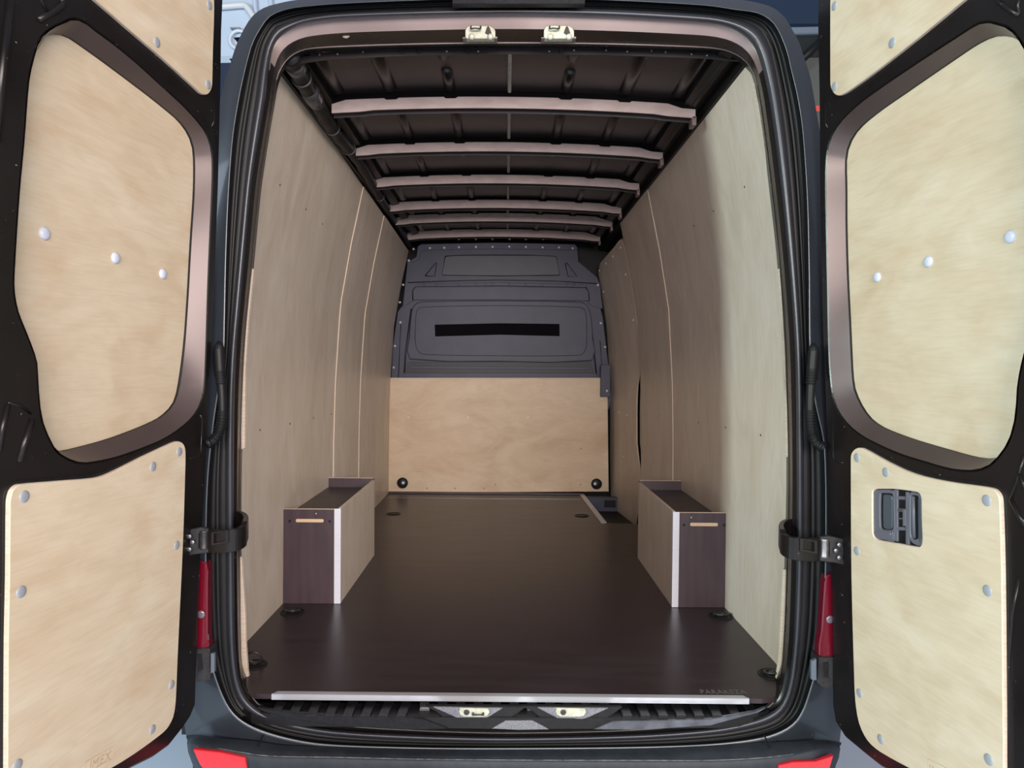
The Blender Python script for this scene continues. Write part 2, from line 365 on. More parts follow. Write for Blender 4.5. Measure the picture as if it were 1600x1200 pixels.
TRIM = mat('sill_trim_aluminium', (.52, .53, .58), .32, metal=.4, var=((2, 60, 400), 1, (.44, .45, .50)))
prism('aluminium_edge_trim', [(2.044, -.015), (2.044, .0004), (2.047, .0014), (2.051, .0009), (2.055, .0014), (2.059, .0009), (2.063, .0014), (2.065, .0003), (2.0475, .0003), (2.0475, -.015)], a.x, b.x, TRIM, floor, 2.044, .012)
for v_ in [o for o in floor.children if o.name.startswith('aluminium_edge_trim')][0].data.vertices: v_.co.y += edge_dy(v_.co.x)
f0 = onZ(606, 778).y
box('front_trim_strip', -.86, .54, f0-.006, f0+.006, 0, .0022, STEEL, floor, .0006)
pp = [onZ(905, 772), onZ(912, 772), onZ(948, 817), onZ(940, 818)]
plate('side_trim_strip', [[(p.x, p.y) for p in pp]], plz, -.016, .003, ALU, floor, .0006)
put('screw', discmesh('trim_screw', .009, .004, True, ALU, 10), floor, onZ(925, 791, .003), (0, 0, 1))
def lash(px, py, r, tilt, big=True):
    c = onZ(px, py, 0)
    cup = bpy.data.objects
    V = []; Fc = []; seg = 28
    prof = [(r*1.0, 0.0006), (r*.97, .003), (r*.86, .003), (r*.80, .0), (r*.78, .0014), (r*.3, .0010)]
    for rr, hh in prof: V += [(c.x+rr*math.cos(2*math.pi*k/seg), c.y+rr*math.sin(2*math.pi*k/seg), hh) for k in range(seg)]
    for q in range(len(prof)-1):
        for k in range(seg): j = (k+1) % seg; Fc.append((q*seg+k, q*seg+j, (q+1)*seg+j, (q+1)*seg+k))
    Fc.append(tuple((len(prof)-1)*seg+k for k in range(seg)))
    o = mk('lashing_cup', V, Fc, BLK, floor, True)
    if big:
        base = Vector((c.x, c.y+r*.1, .0015)); box('ring_clamp', c.x-r*.22, c.x+r*.22, c.y-r*.12, c.y+r*.35, .001, .007, DSTEEL, o, .002)
        torus('lashing_ring', base+Vector((0, -r*.15*math.cos(tilt), .003+abs(math.sin(tilt))*r*.55)), (0, math.sin(tilt), math.cos(tilt)), r*.58, .0035, DSTEEL, o)
    return o
lash(457, 957, .046, R(12)); lash(1126, 963, .046, R(12)); lash(397, 1039, .040, R(62)); lash(1207, 1054, .044, R(12))
lash(615, 803, .045, 0, False); lash(909, 806, .045, 0, False)
t0 = onZ(1095, 1083.5, .0008)
text('scribed_lettering', 'PARAKSZA', .036, Matrix.Translation(t0) @ Matrix.Scale(.74, 4, (1, 0, 0)), INKF, floor, .0002)
# ceiling
def roofz(X): return 1.918-.055*X*X
V = []; Fc = []; Xs = [-.80+i*.1 for i in range(17)]; Ys = [2.13+i*.35 for i in range(11)]
for Y in Ys:
    for X in Xs: V.append((X, Y, roofz(X)))
for i in range(len(Ys)-1):
    for j in range(16): Fc.append((i*17+j, i*17+j+1, (i+1)*17+j+1, (i+1)*17+j))
ceil = mk('ceiling', V, Fc, BROWNM, None, True); tag(ceil, 'dark brown painted steel roof skin of the van', kind='structure')
RIBX = [-.60, -.415, -.205, .205, .415, .60]
bows = [(2.594, 151, 169), (3.107, 222, 236.5), (3.64, 273, 286.5), (4.21, 312, 325), (4.60, 333, 346), (5.14, 358, 370)]
ends = [(518, 1087), (556, 1036), (583, 999), (605, 971), (618, 957), (633, 938)]
for (Y, yt, yb), (xl, xr) in zip(bows, ends):
    zt = onY(800, yt, Y).z; zb = onY(800, yb, Y).z; X0 = onY(xl, yb, Y).x; X1 = onY(xr, yb, Y).x
    top = []; bot = []
    xs = sorted([X0+(X1-X0)*k/26 for k in range(27)]+[r+d for r in RIBX[1:-1] for d in (-.026, -.018, .018, .026)])
    for X in xs:
        arch = -.052*X*X; dip = .0
        for r in RIBX[1:-1]:
            if abs(X-r) <= .0185: dip = .0055
        if X < X0+.045 or X > X1-.075: dip = .013
        top.append((X, zt+arch-dip)); bot.append((X, zb+arch-(.004 if (X < X0+.1 or X > X1-.1) else 0)))
    bow = plate('roof_bow', [bot+top[::-1]], yplane(Y), -.004, 0, BOW, ceil, .0012)
    # hat section behind the face: underside lip and upper flange
    n = len(xs)
    loft('bow_flange', [[Vector((p[0], Y+.002, p[1])) for p in bot], [Vector((p[0], Y+.032, p[1]+.004)) for p in bot], [Vector((p[0], Y+.036, p[1]-.006)) for p in bot]], BROWNM, bow, closed=False)
    if True:
        loft('bow_upper_flange', [[Vector((p[0], Y+.002, p[1])) for p in top], [Vector((p[0], Y+.006, p[1]+.006)) for p in top], [Vector((p[0], Y+.012, roofz(p[0])+.004)) for p in top]], RAILM, bow, closed=False)  # black strip stands in for the shaded gap above the bow
    box('bow_end_bracket', X1-.012, X1+.004, Y+.0, Y+.05, zb-.052, zb-.02, BROWN, bow, .002)
    sp = discmesh('spot_weld', .006, .0012, True, STEEL, 8)
def rib(X, ya, yb, wd=.021, h=.016):
    n = 8; loops = []
    for t, k in ((0, .0), (.02, .6), (.05, 1), (.5, 1), (.95, 1), (.98, .6), (1, 0)):
        L = yb-ya; Y = ya+(min(t*L, .02) if t < .5 else (L-min((1-t)*L, .02))) if t != .5 else (ya+yb)/2
        z0 = roofz(X)
        loops.append([Vector((X-wd*max(k, .35)+2*wd*max(k, .35)*i/n, Y, z0+.002-h*k*math.sin(math.pi*i/n)**.6)) for i in range(n+1)])
    return loft('pressed_rib', loops, RIBM, ceil, closed=False)
bay = [2.16]+[b_[0] for b_ in bows]+[5.5]
for i in range(7):
    ya, yb = bay[i]+.055, bay[i+1]-.012
    for X in RIBX:
        if i == 0 and abs(X) < .3: rib(X, ya, ya+.11); rib(X, yb-.17, yb)
        elif abs(X) > .35 and i in (0,): rib(X, ya, yb, .026)
        elif abs(X) > .5: rib(X, ya, yb, .026)
        elif i == 2 and abs(X) < .3: rib(X, ya, ya+.2)
        else: rib(X, ya+.10, yb)
    box('sealant_bead', -.002, .011, ya, yb, roofz(0)-.016, roofz(0)+.002, SEALANT, ceil, .003)
for s in (-1, 1):
    loft('side_rail', [[Vector((s*x, Y, z)) for Y in (2.15, 3.2, 4.3, 5.6)] for x, z in ((.625, 1.905), (.625, 1.872), (.665, 1.862), (.672, 1.885), (.70, 1.885), (.705, 1.845), (.75, 1.835), (.82, 1.83))], RAILM, ceil, closed=False, smooth=False)
    tube('roof_edge_wire', [Vector((s*.652, Y, 1.868)) for Y in (2.2, 3, 4, 5.4)], .004, RUB, ceil, 8)
# front closing skin
wf = box('wall_front', -.95, .95, 5.62, 5.66, -.7, 2.0, BLK, None, 0); tag(wf, 'dark void at the front end of the load bay', kind='structure')
# ================================================================== VAN BODY (rear frame)
CX, CY = 800, 600
def star(P, N=420):
    """resample a closed pixel loop at N equal polar angles round the centre"""
    P = [Vector(p) for p in cr(P, 5)]; out = []
    for k in range(N):
        a = 2*math.pi*k/N; d = Vector((math.cos(a), math.sin(a))); best = None
        for i in range(len(P)):
            p = P[i-1]-Vector((CX, CY)); q = P[i]-Vector((CX, CY)); e = q-p; den = d.x*e.y-d.y*e.x
            if abs(den) < 1e-9: continue
            t = (p.x*e.y-p.y*e.x)/den; s_ = (p.x*d.y-p.y*d.x)/den
            if t > 0 and -1e-6 <= s_ <= 1+1e-6: best = t if best is None else max(best, t)
        out.append((CX+d.x*best, CY+d.y*best))
    return out
LO = [(346, 150), (351, 127), (360, 99), (367.5, 75), (376, 55), (389, 32), (400, 20), (415, 11), (436, 5), (462, 0), (600, -14), (800, -19), (1000, -14), (1160, 0), (1187, 5), (1206, 11), (1219, 20), (1229, 31), (1240, 50), (1249, 67), (1257, 92), (1265, 116), (1271, 147),
      (1282, 210), (1300, 320), (1318, 450), (1330, 600), (1337, 800), (1336, 950), (1324, 1060), (1317, 1110), (1313, 1150), (1305, 1200), (1280, 1260), (800, 1270), (330, 1260), (305, 1200), (291, 1150), (284, 1100), (275, 1050), (266, 900), (272, 700), (290, 450), (318, 280)]
LS = [(375, 144), (385, 100), (395, 66), (410, 39), (422, 25), (442, 16), (467, 11), (530, 5.6), (660, 0), (800, -3), (950, 0), (1100, 8), (1150, 15), (1180, 19), (1195, 25), (1209, 36), (1220, 55), (1230, 81), (1236, 107), (1246, 149),
      (1254, 200), (1261, 300), (1264, 420), (1265, 540), (1272, 620), (1288, 700), (1290, 860), (1284, 1000), (1268, 1070), (1245, 1125), (1200, 1150), (1120, 1162), (1000, 1167), (800, 1169), (650, 1168), (500, 1162), (420, 1145), (370, 1120), (345, 1080), (328, 1020), (322, 900), (324, 760), (334, 660), (349, 560), (351, 500), (353, 400), (357, 300), (364, 210)]
LQ = [(400, 150), (405, 112), (412, 75), (420, 56), (430, 42), (445, 36), (480, 26), (530, 20), (660, 15), (800, 13), (950, 14), (1100, 22), (1137, 27), (1170, 36), (1187, 46), (1196, 59), (1204, 77), (1212, 112), (1219, 149),
      (1228, 210), (1237, 300), (1246, 420), (1252, 520), (1255, 600), (1256, 700), (1256, 850), (1253, 950), (1249, 1010), (1243, 1060), (1234, 1095), (1218, 1120), (1190, 1134), (1125, 1147), (1000, 1156), (800, 1160), (650, 1158), (525, 1151), (450, 1139), (400, 1122), (374, 1098), (362, 1065), (356, 1020), (354, 960), (353, 850), (352, 720), (354, 620), (358, 550), (364, 480), (373, 380), (382, 285), (391, 210)]
LR = [(416, 150), (419, 119), (425, 81), (434, 62), (449, 49), (474, 37), (530, 29), (660, 24.5), (800, 22), (950, 26), (1100, 35), (1137, 42), (1162, 55), (1177, 71), (1187, 94), (1195, 125), (1200, 149),
      (1209, 210), (1220, 300), (1232, 420), (1240, 520), (1243, 600), (1244, 700), (1244, 850), (1242, 950), (1238, 1020), (1232, 1065), (1222, 1095), (1207, 1110), (1180, 1122), (1120, 1136), (1000, 1146), (800, 1151), (650, 1147), (525, 1140), (455, 1128), (410, 1110), (386, 1090), (374, 1060), (369, 1020), (367, 960), (366, 850), (366, 720), (367, 620), (370, 550), (376, 480), (385, 380), (394, 285), (406, 210)]
LI = [(428, 149), (431, 132), (437, 112), (448, 95), (462, 84), (480, 77.5), (530, 74), (660, 70), (800, 68.5), (950, 70), (1100, 75), (1132, 79), (1150, 86), (1163, 95), (1175, 110), (1182, 130), (1186, 149),
      (1197, 225), (1206, 300), (1217, 400), (1226, 525), (1229, 600), (1232, 700), (1232, 780), (1230, 850), (1228, 930), (1226, 980), (1222, 1040), (1215, 1075), (1206, 1094), (1190, 1106), (1120, 1124), (1000, 1138), (800, 1143), (650, 1139), (525, 1130), (455, 1118), (410, 1102), (391, 1084), (380, 1060), (376, 1020), (375, 960), (374, 880), (374, 760), (376, 680), (379, 590), (384, 510), (393, 420), (405, 295), (416, 220)]
SO, SS, SQ, SR_, SI = [star(l) for l in (LO, LS, LQ, LR, LI)]
def sub(name, label, loc):
    o = bpy.data.objects.new(name, None); COL.objects.link(o); o.parent = van; o.location = Vector(loc)-wloc(van); WL[o.name] = Vector(loc); o['label'] = label; return o
def lp3(P, Y): return [onY(p[0], p[1], Y(p) if callable(Y) else Y) for p in P]
def mixp(A, B, t): return [(a[0]+(b[0]-a[0])*t, a[1]+(b[1]-a[1])*t) for a, b in zip(A, B)]
van = thing('van_body', 'slate blue panel van body framing the open rear load bay', 'van', (0, 2.0, -.66))
o3 = lp3(SO, 2.03)
back = [Vector((p.x*1.06, 2.35, (p.z-.9)*1.03+.9)) for p in o3]; far = [Vector((p.x*1.10, 5.9, (p.z-.9)*1.05+.9)) for p in o3]
loft('outer_skin', [far, back, o3], BODY, van)
loft('rear_face', [o3, lp3(mixp(SO, SS, .5), 1.996), lp3(SS, 1.968)], BODY, van)
loft('edge_bead', [lp3(mixp(SO, SS, 1-.035), 1.969), lp3(SS, 1.9655), lp3(mixp(SS, SQ, .03), 1.970)], mat('bead_highlight', (.10, .11, .125), .3, metal=.3), van)  # body paint made paler to draw the bright highlight along this edge
loft('rain_gutter', [lp3(mixp(SS, SQ, .06), 1.975), lp3(mixp(SS, SQ, .18), 2.02), lp3(mixp(SS, SQ, .5), 2.03), lp3(mixp(SS, SQ, .58), 2.012), lp3(mixp(SS, SQ, .66), 2.03), lp3(SQ, 2.032)], RUB, van)
sm = [lp3(mixp(SQ, SR_, t), Y) for t, Y in ((0, 2.034), (.05, 2.012), (.22, 1.998), (.5, 1.992), (.75, 1.998), (.93, 2.012), (1, 2.034))]
loft('door_seal', sm, SEAL, van)
def yI(p): return 2.13 if p[1] < 1040 else max(2.045, 2.13-.085*(p[1]-1040)/50)
def yT(p): return 2.045 if p[1] < 1040 else 2.038
TT = mixp(SR_, SI, .50)
loft('door_flange', [lp3(SR_, 2.03), lp3(mixp(SR_, SI, .08), 2.032), lp3(TT, yT)], BROWN, van)
loft('flange_underside', [lp3(TT, yT), lp3(mixp(SR_, SI, .62), lambda p: yT(p)+(yI(p)-yT(p))*.3), lp3(mixp(SR_, SI, .94), lambda p: yI(p)-.006)], BLACKP, van)  # same paint as the flange, blackened to imitate its shaded underside
loft('inner_lip', [lp3(mixp(SR_, SI, .94), lambda p: yI(p)-.006), lp3(mixp(SR_, SI, .975), lambda p: yI(p)-.008), lp3(SI, lambda p: yI(p)+.004)], BROWN, van)
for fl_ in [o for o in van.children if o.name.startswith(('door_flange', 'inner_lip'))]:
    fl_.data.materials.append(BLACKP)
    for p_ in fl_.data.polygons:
        if p_.center.z+wloc(van).z < 1.76: p_.material_index = 1  # same paint lower down; black imitates the dark it reflects there
J = [Vector(p) for p in lp3(SI, lambda p: yI(p)+.004)]
J2 = [Vector((p.x*1.015, p.y+.05, (p.z-.9)*1.012+.9)) for p in J]; J3 = [Vector((p.x*1.10, p.y+.08, (p.z-.9)*1.03+.9)) for p in J]
loft('inner_jamb', [J, J2, J3], BLACKP, van)
# header flange with holes and dirt specks
hf = pxplate('header_flange', [(452, 92), (520, 80), (660, 75), (800, 73), (950, 75), (1100, 80), (1150, 88), (1158, 96), (1100, 91), (950, 86), (800, 84), (660, 86), (520, 92), (462, 100)], 2.19, .003, BROWNM, van, .0008)
for x, y in ((499, 83), (527, 82), (567, 79), (698, 78), (747, 78), (858, 78), (897, 76), (947, 76), (980, 78), (1018, 77), (1040, 79), (1081, 82), (1105, 84)):
    put('spot_weld', discmesh('weld_spot', .0035, .0012, True, STEEL, 8), hf, onY(x, y+2, 2.188), (0, -1, 0))
for x in (628, 655, 731, 878, 1082): torus('drain_hole_rim', onY(x, 79, 2.187), (0, -1, 0), .009, .0012, BLK, hf, 16)
put('mud_splat', discmesh('mud_splat_shape', .014, .006, True, mat('dried_mud', (.45, .36, .27), .8, bump=((200, 200, 200), 1)), 9), van, onY(540, 52, 2.07), (0, -1, -.3))
# top latch strikers
def latch(x):
    L = sub('door_latch_striker', 'cream zinc striker plate on the header rail', onY(x, 55, 2.03))
    sx = lambda u: x+u
    pxplate('striker_body', [(x-23, 58), (x-23, 47), (x-20, 42), (x-16, 40), (x+15, 40), (x+21, 43), (x+24, 48), (x+24, 58), (x+20, 60), (x-20, 60)], 2.026, .02, ZINC, L, .0015)
    pxplate('base_flange', [(x-27, 58), (x+27, 57), (x+27, 60), (x-27, 60)], 2.030, .03, STEEL, L, .0008)
    tube('catch_loop', cr([onY(x-14, 41, 2.022), onY(x-14, 45, 2.014), onY(x-8, 44, 2.010), onY(x+0, 45, 2.014), onY(x+1, 41, 2.022)], 4, False), .0022, DSTEEL, L, 8)
    pxplate('latch_pawl', [(x+8, 51), (x+11, 42), (x+13, 40), (x+15, 43), (x+18, 51), (x+13, 54)], 2.022, .01, DSTEEL, L, .001)
    for u in (-13, 16): put('mounting_screw', discmesh('striker_screw', .0085, .006, True, ZINC, 14), L, onY(x+u, 57.5, 2.025), (0, -1, -.4))
latch(750); latch(873)
bl = tag(pxplate('brake_light_housing', [(707, -14), (914, -12), (914, 6), (707, 6)], 1.955, .02, TREAD, van, .002), 'grey third brake light housing edge over the opening')
# tail lights, pillars
for s, P, Q in ((-1, [(296, 880), (322, 880), (324, 910), (324, 1000), (326, 1012), (300, 1012), (294, 940)], (314, 960)), (1, [(1312, 900), (1292, 900), (1288, 925), (1284, 985), (1280, 1025), (1308, 1027), (1314, 940)], (1297, 968))):
    tl = pxplate('tail_light', P, 1.960, .03, REDD, van, .003, sm=2)
    tag(tl, 'dark red tail lamp edge showing behind the '+('left' if s < 0 else 'right')+' door')
    put('clear_bulb_lens', discmesh('bulb_lens', .011, .003, True, mat('clear_lens', (.13, .11, .13), .15, coat=1), 16), tl, onY(Q[0], Q[1], 1.958), (0, -1, 0))
    if False: pxplate('lens_band', [(P[1][0]-2*-s*0, 975), (P[1][0]-s*-1+(-14 if s < 0 else 14), 975), (P[1][0]+(-14 if s < 0 else 14), 1004), (P[1][0], 1004)], 1.957, .003, mat('ruby_lens', (.34, .01, .04), .2, coat=1), tl, .001)
# wiring boots between doors and body
def boot(P, Y, s, lab):
    T = thing('wiring_boot', lab, 'cable', onY(P[0][0], P[0][1], Y), 'rubber wiring boots by the rear doors')
    C = cr([(x, y, Y_) for x, y, Y_ in P], 34, False); pts = [onY(p[0], p[1], p[2]) for p in C]; rad = []
    for p in C:
        y = p[1]; r = .0115
        if y < P[1][1]+2: r = .0135
        if 578 < y < 600 or y > 642: r = .0135+.0016*math.sin(y*1.4)
        rad.append(r)
    tube('boot_tube', pts, rad, RUB, T, 14)
    p = onY(P[0][0], P[0][1]+14, Y+.01)
    # elbow cap
    loops = []
    for t, k in ((0, .25), (.12, .75), (.3, 1), (.6, .95), (.85, .8), (1, .66)):
        c = onY(P[0][0]+(0), P[0][1]-12+t*58, Y); loops.append([c+Vector((math.cos(2*math.pi*i/16)*.0165*k, math.sin(2*math.pi*i/16)*.012*k, 0)) for i in range(16)])
    loft('elbow_cap', loops, RUB, T, cap=True)
boot([(342, 545, 1.95), (344, 580, 1.95), (347, 620, 1.95), (347, 655, 1.95), (342, 675, 1.95), (333, 688, 1.94), (322, 694, 1.93)], 1.955, -1, 'ribbed black rubber wiring boot beside the left door edge')
boot([(1271, 548, 1.95), (1268, 585, 1.95), (1266, 620, 1.95), (1266, 655, 1.95), (1269, 678, 1.95), (1276, 692, 1.94), (1288, 700, 1.93)], 1.955, 1, 'ribbed black rubber wiring boot beside the right door edge')
# hinge arms
def hinge(s):
    X = (lambda x: x) if s < 0 else (lambda x: 1607-x)
    dy = 0 if s < 0 else 13
    T = sub('door_hinge', 'black curved check arm hinge holding the '+('left' if s < 0 else 'right')+' rear door open', onY(X(318), 843+dy, 1.93))
    path = [(322, 1.905), (340, 1.895), (358, 1.893), (372, 1.905), (381, 1.94), (384, 1.99), (382, 2.03), (376, 2.055), (368, 2.06)]
    C = cr([(x, Y, 0) for x, Y in path], 5, False); loops = []
    zc = onY(X(340), 846+dy, 1.9).z; n = len(C)
    inn = []
    for i, c in enumerate(C):
        p = onY(X(c[0]), 700, c[1]); f = i/(n-1); hh = .031-.004*f; z = zc+.016*f+(.006 if f > .5 else 0)
        a_ = onY(X(C[min(i+1, n-1)][0]), 700, C[min(i+1, n-1)][1]); b_ = onY(X(C[max(i-1, 0)][0]), 700, C[max(i-1, 0)][1]); t = Vector((a_.x-b_.x, a_.y-b_.y, 0)).normalized(); nn = Vector((-t.y, t.x, 0))*.0075
        loops.append([Vector((p.x, p.y, z-hh))+nn, Vector((p.x, p.y, z+hh))+nn, Vector((p.x, p.y, z+hh))-nn, Vector((p.x, p.y, z-hh))-nn])
    o = loft('check_arm', loops, BLACKP, T, smooth=False, cap=True)
    mdf = o.modifiers.new('bevel', 'BEVEL'); mdf.width = .003; mdf.segments = 2
    q = [(330, 832), (357, 828), (357, 848), (330, 853)]
    pxplate('arm_slot_frame', [(X(x), y+dy) for x, y in q], 1.881, .003, BLK, T, .001, holes=[[(X(x), y+dy) for x, y in ((334, 834), (352, 831), (352, 845), (334, 849))]])
    c0 = onY(X(319), 828+dy, 1.90); c1 = onY(X(319), 858+dy, 1.90)
    tube('hinge_barrel', [c1, c1+(c0-c1)*.03, c1+(c0-c1)*.1, c1+(c0-c1)*.9, c0-(c0-c1)*.03, c0], [.010, .0125, .0115, .0115, .0125, .010], STEEL if s > 0 else DSTEEL, T, 16)
    pxplate('hinge_bracket', [(X(x), y+dy) for x, y in ((289, 829), (312, 824), (325, 826), (325, 832), (310, 834), (310, 856), (326, 858), (325, 864), (300, 867), (288, 870))], 1.893, .01, DSTEEL, T, .002)
    for x, y in ((296, 838), (301, 847), (296, 858)): put('hinge_bolt', discmesh('hinge_bolt_m', .0065, .004, False, STEEL, 6), T, onY(X(x), y+dy, 1.885), (0, -1, 0))
hinge(-1); hinge(1)
for s in (-1, 1):
    P = [(306, 1014), (326, 1013), (328, 1018), (328, 1062), (322, 1064), (306, 1066)] if s < 0 else [(1279, 1027), (1302, 1027), (1302, 1076), (1284, 1074), (1278, 1068)]
    lh = pxplate('lower_hinge', P, 1.952, .05, DSTEEL, van, .002); tag(lh, 'dark steel lower hinge block beside the '+('left' if s < 0 else 'right')+' bumper corner')
    pxplate('hinge_leaf', [(329, 1021), (335, 1021), (335, 1050), (329, 1052)] if s < 0 else [(1268, 1033), (1276, 1030), (1276, 1063), (1268, 1062)], 1.935, .01, mat('painted_leaf', (.10, .12, .15), .4), lh, .001)
    pxplate('hinge_window', [(309, 1022), (315, 1022), (317, 1046), (309, 1050)] if s < 0 else [(1286, 1036), (1295, 1034), (1295, 1060), (1287, 1058)], 1.950, .003, BLK, lh, .001)
# ================================================================== REAR BUMPER AND SILL STEP
bum = thing('rear_bumper', 'grey plastic rear bumper with rubbing step below the load opening', 'bumper', (0, 1.95, -.66))
r0 = [(291, 1149, 2.03), (310, 1148, 1.975), (345, 1153, 1.965), (400, 1158, 1.96), (440, 1164, 1.962), (520, 1167, 1.962), (650, 1170, 1.965), (800, 1171, 1.965), (1000, 1169, 1.965), (1110, 1165, 1.963), (1190, 1160, 1.962), (1240, 1158, 1.962), (1285, 1156, 1.97), (1315, 1160, 2.03)]
r0b = [(291, 1152, 2.0), (308, 1155, 1.945), (342, 1160, 1.94), (400, 1166, 1.935), (440, 1171, 1.935), (520, 1174, 1.935), (650, 1178, 1.935), (800, 1180, 1.935), (1000, 1179, 1.935), (1110, 1174, 1.935), (1190, 1168, 1.935), (1240, 1166, 1.935), (1285, 1161, 1.945), (1314, 1164, 2.0)]
r1 = [(293, 1157, 1.97), (305, 1163, 1.925), (340, 1169, 1.915), (400, 1179, 1.91), (440, 1182, 1.91), (520, 1183, 1.912), (650, 1186, 1.914), (800, 1187.5, 1.915), (1000, 1188, 1.914), (1110, 1188, 1.912), (1190, 1184, 1.91), (1240, 1178, 1.915), (1285, 1168, 1.925), (1312, 1166, 1.97)]
g0 = [cr([onY(*p) for p in r], 4, False) for r in (r0, r0b, r1)]
def drop(L, dz, dy, k=1): return [Vector((p.x*k, p.y+dy, p.z+dz)) for p in L]
loft('bumper_shell', [g0[0], g0[1], g0[2], drop(g0[2], -.004, -.004), drop(g0[2], -.03, -.006, .995), drop(g0[2], -.10, .0, .97), drop(g0[2], -.28, .03, .95), drop(g0[2], -.34, .12, .93)], PLAST, bum, closed=False)
tube('pale_edge_line', g0[2][8:-8], .0016, mat('pale_edge_grey', (.12, .13, .14), .5, var=((60, 60, 60), 1, (.03, .03, .035))), bum, 6)  # thin paler line along the bumper edge, uneven in tone
for x in (405, 1200): tube('panel_gap', [onY(x+(6 if x < 800 else -6), 1148, 1.953), onY(x-4*(1 if x < 800 else -1)+0, 1172, 1.930), onY(x-5*(1 if x < 800 else -1), 1186, 1.909), onY(x-5*(1 if x < 800 else -1), 1215, 1.905)], .0022, BLK, bum, 6)
tag(pxplate('reflector', [(302, 1171), (345, 1176), (383, 1184), (385, 1196), (388, 1215), (330, 1218), (312, 1195)], 1.898, .012, RED, bum, .002, ), 'bright red reflector at the left bumper corner')
tag(pxplate('reflector', [(1217, 1196), (1240, 1191), (1275, 1190), (1302, 1181), (1297, 1200), (1290, 1218), (1214, 1218)], 1.898, .012, RED, bum, .002), 'bright red reflector at the right bumper corner')
# sill
sill = thing('sill_step', 'black ribbed plastic sill step below the aluminium floor edge', 'step', (0, 2.03, -.66))
P0 = [(392, 1086), (425, 1092), (800, 1099), (1175, 1103), (1206, 1098)]
zt = -.030
V = []
sil = [(-.70, 2.058), (-.735, 2.058), (-.73, 2.02), (-.70, 1.998), (-.6, 1.985), (-.2, 1.976), (0, 1.975), (.2, 1.976), (.6, 1.985), (.70, 1.997), (.755, 2.02), (.765, 2.058), (.70, 2.058)]
plate('tread_base', [sil[1:-1]], plz, -.066, zt-.004, BLK, sill, .002)
# slanted tread blocks, lighter and darker alternately
x = 432; k = 0
while x < 1185:
    inn = 640 < x < 960
    xa, xb = x, x+15
    sl = 0 if inn else (-9 if x < 640 else 9)
    y0, y1 = (1099, 1108) if inn else (1098, 1119-(3 if (x < 480 or x > 1130) else 0))
    q = [onZ(xa, y0, zt), onZ(xb, y0, zt), onZ(xb+sl, y1, zt), onZ(xa+sl, y1, zt)]
    plate('tread_block', [[(p.x, p.y) for p in q]], plz, zt-.006, zt+.004, GREYSILL if inn else TREAD, sill, .0015)
    x += 28; k += 1
# silver-grey fascia of the sill and the two latch recesses
fa = [(402, 1106), (450, 1113), (530, 1119), (625, 1121), (660, 1123), (700, 1139), (640, 1141), (525, 1134), (450, 1123), (412, 1112)]
pxplate('sill_fascia', fa, 1.971, .01, TREAD, sill, .0015)
pxplate('sill_fascia', [(768, 1139), (790, 1125), (832, 1125), (858, 1140), (812, 1141)], 1.975, .01, GREYSILL, sill, .0015)
pxplate('sill_fascia', [(928, 1140), (958, 1127), (1000, 1126), (1110, 1124), (1180, 1112), (1196, 1106), (1185, 1114), (1110, 1134), (1000, 1141)], 1.971, .01, mat('pale_sill_face', (.06, .063, .075), .35, metal=.4, var=((20, 20, 20), 1, (.12, .13, .155))), sill, .0015)  # right run of the fascia in a paler, mottled grey
for cx in (741, 892):
    rc = pxplate('latch_recess', [(cx-76, 1103), (cx-60, 1112), (cx-28, 1139), (cx+30, 1140), (cx+58, 1122), (cx+80, 1104)], 1.979, .012, BLK, sill, .002)
    pl_ = pxplate('latch_plate', [(cx-64, 1104), (cx+44, 1106), (cx+22, 1121), (cx+14, 1123), (cx-28, 1122), (cx-34, 1119)] if cx < 800 else [(cx-52, 1105), (cx+58, 1106), (cx+26, 1122), (cx+18, 1124), (cx-20, 1123), (cx-26, 1120)], 1.976, .006, GREYSILL, rc, .0015)
    pxplate('latch_catch', rr if False else [(cx-22, 1107), (cx-24, 1106), (cx+22, 1107), (cx+24, 1113), (cx+20, 1119), (cx+14, 1120), (cx-16, 1120), (cx-22, 1117), (cx-24, 1111)], 1.971, .004, ZINC, rc, .001)
    put('catch_hole', discmesh('catch_hole_m', .008, .0015, False, DSTEEL, 14), rc, onY(cx-12, 1113, 1.970), (0, -1, 0))
    if cx < 800:
        tube('catch_bar', [onY(cx-3, 1117, 1.965), onY(cx+15, 1117, 1.965)], .0022, DSTEEL, rc, 8)
        for u in (-2, 14): tube('catch_lug', [onY(cx+u, 1113.5, 1.967), onY(cx+u, 1118, 1.966)], .0028, DSTEEL, rc, 8)
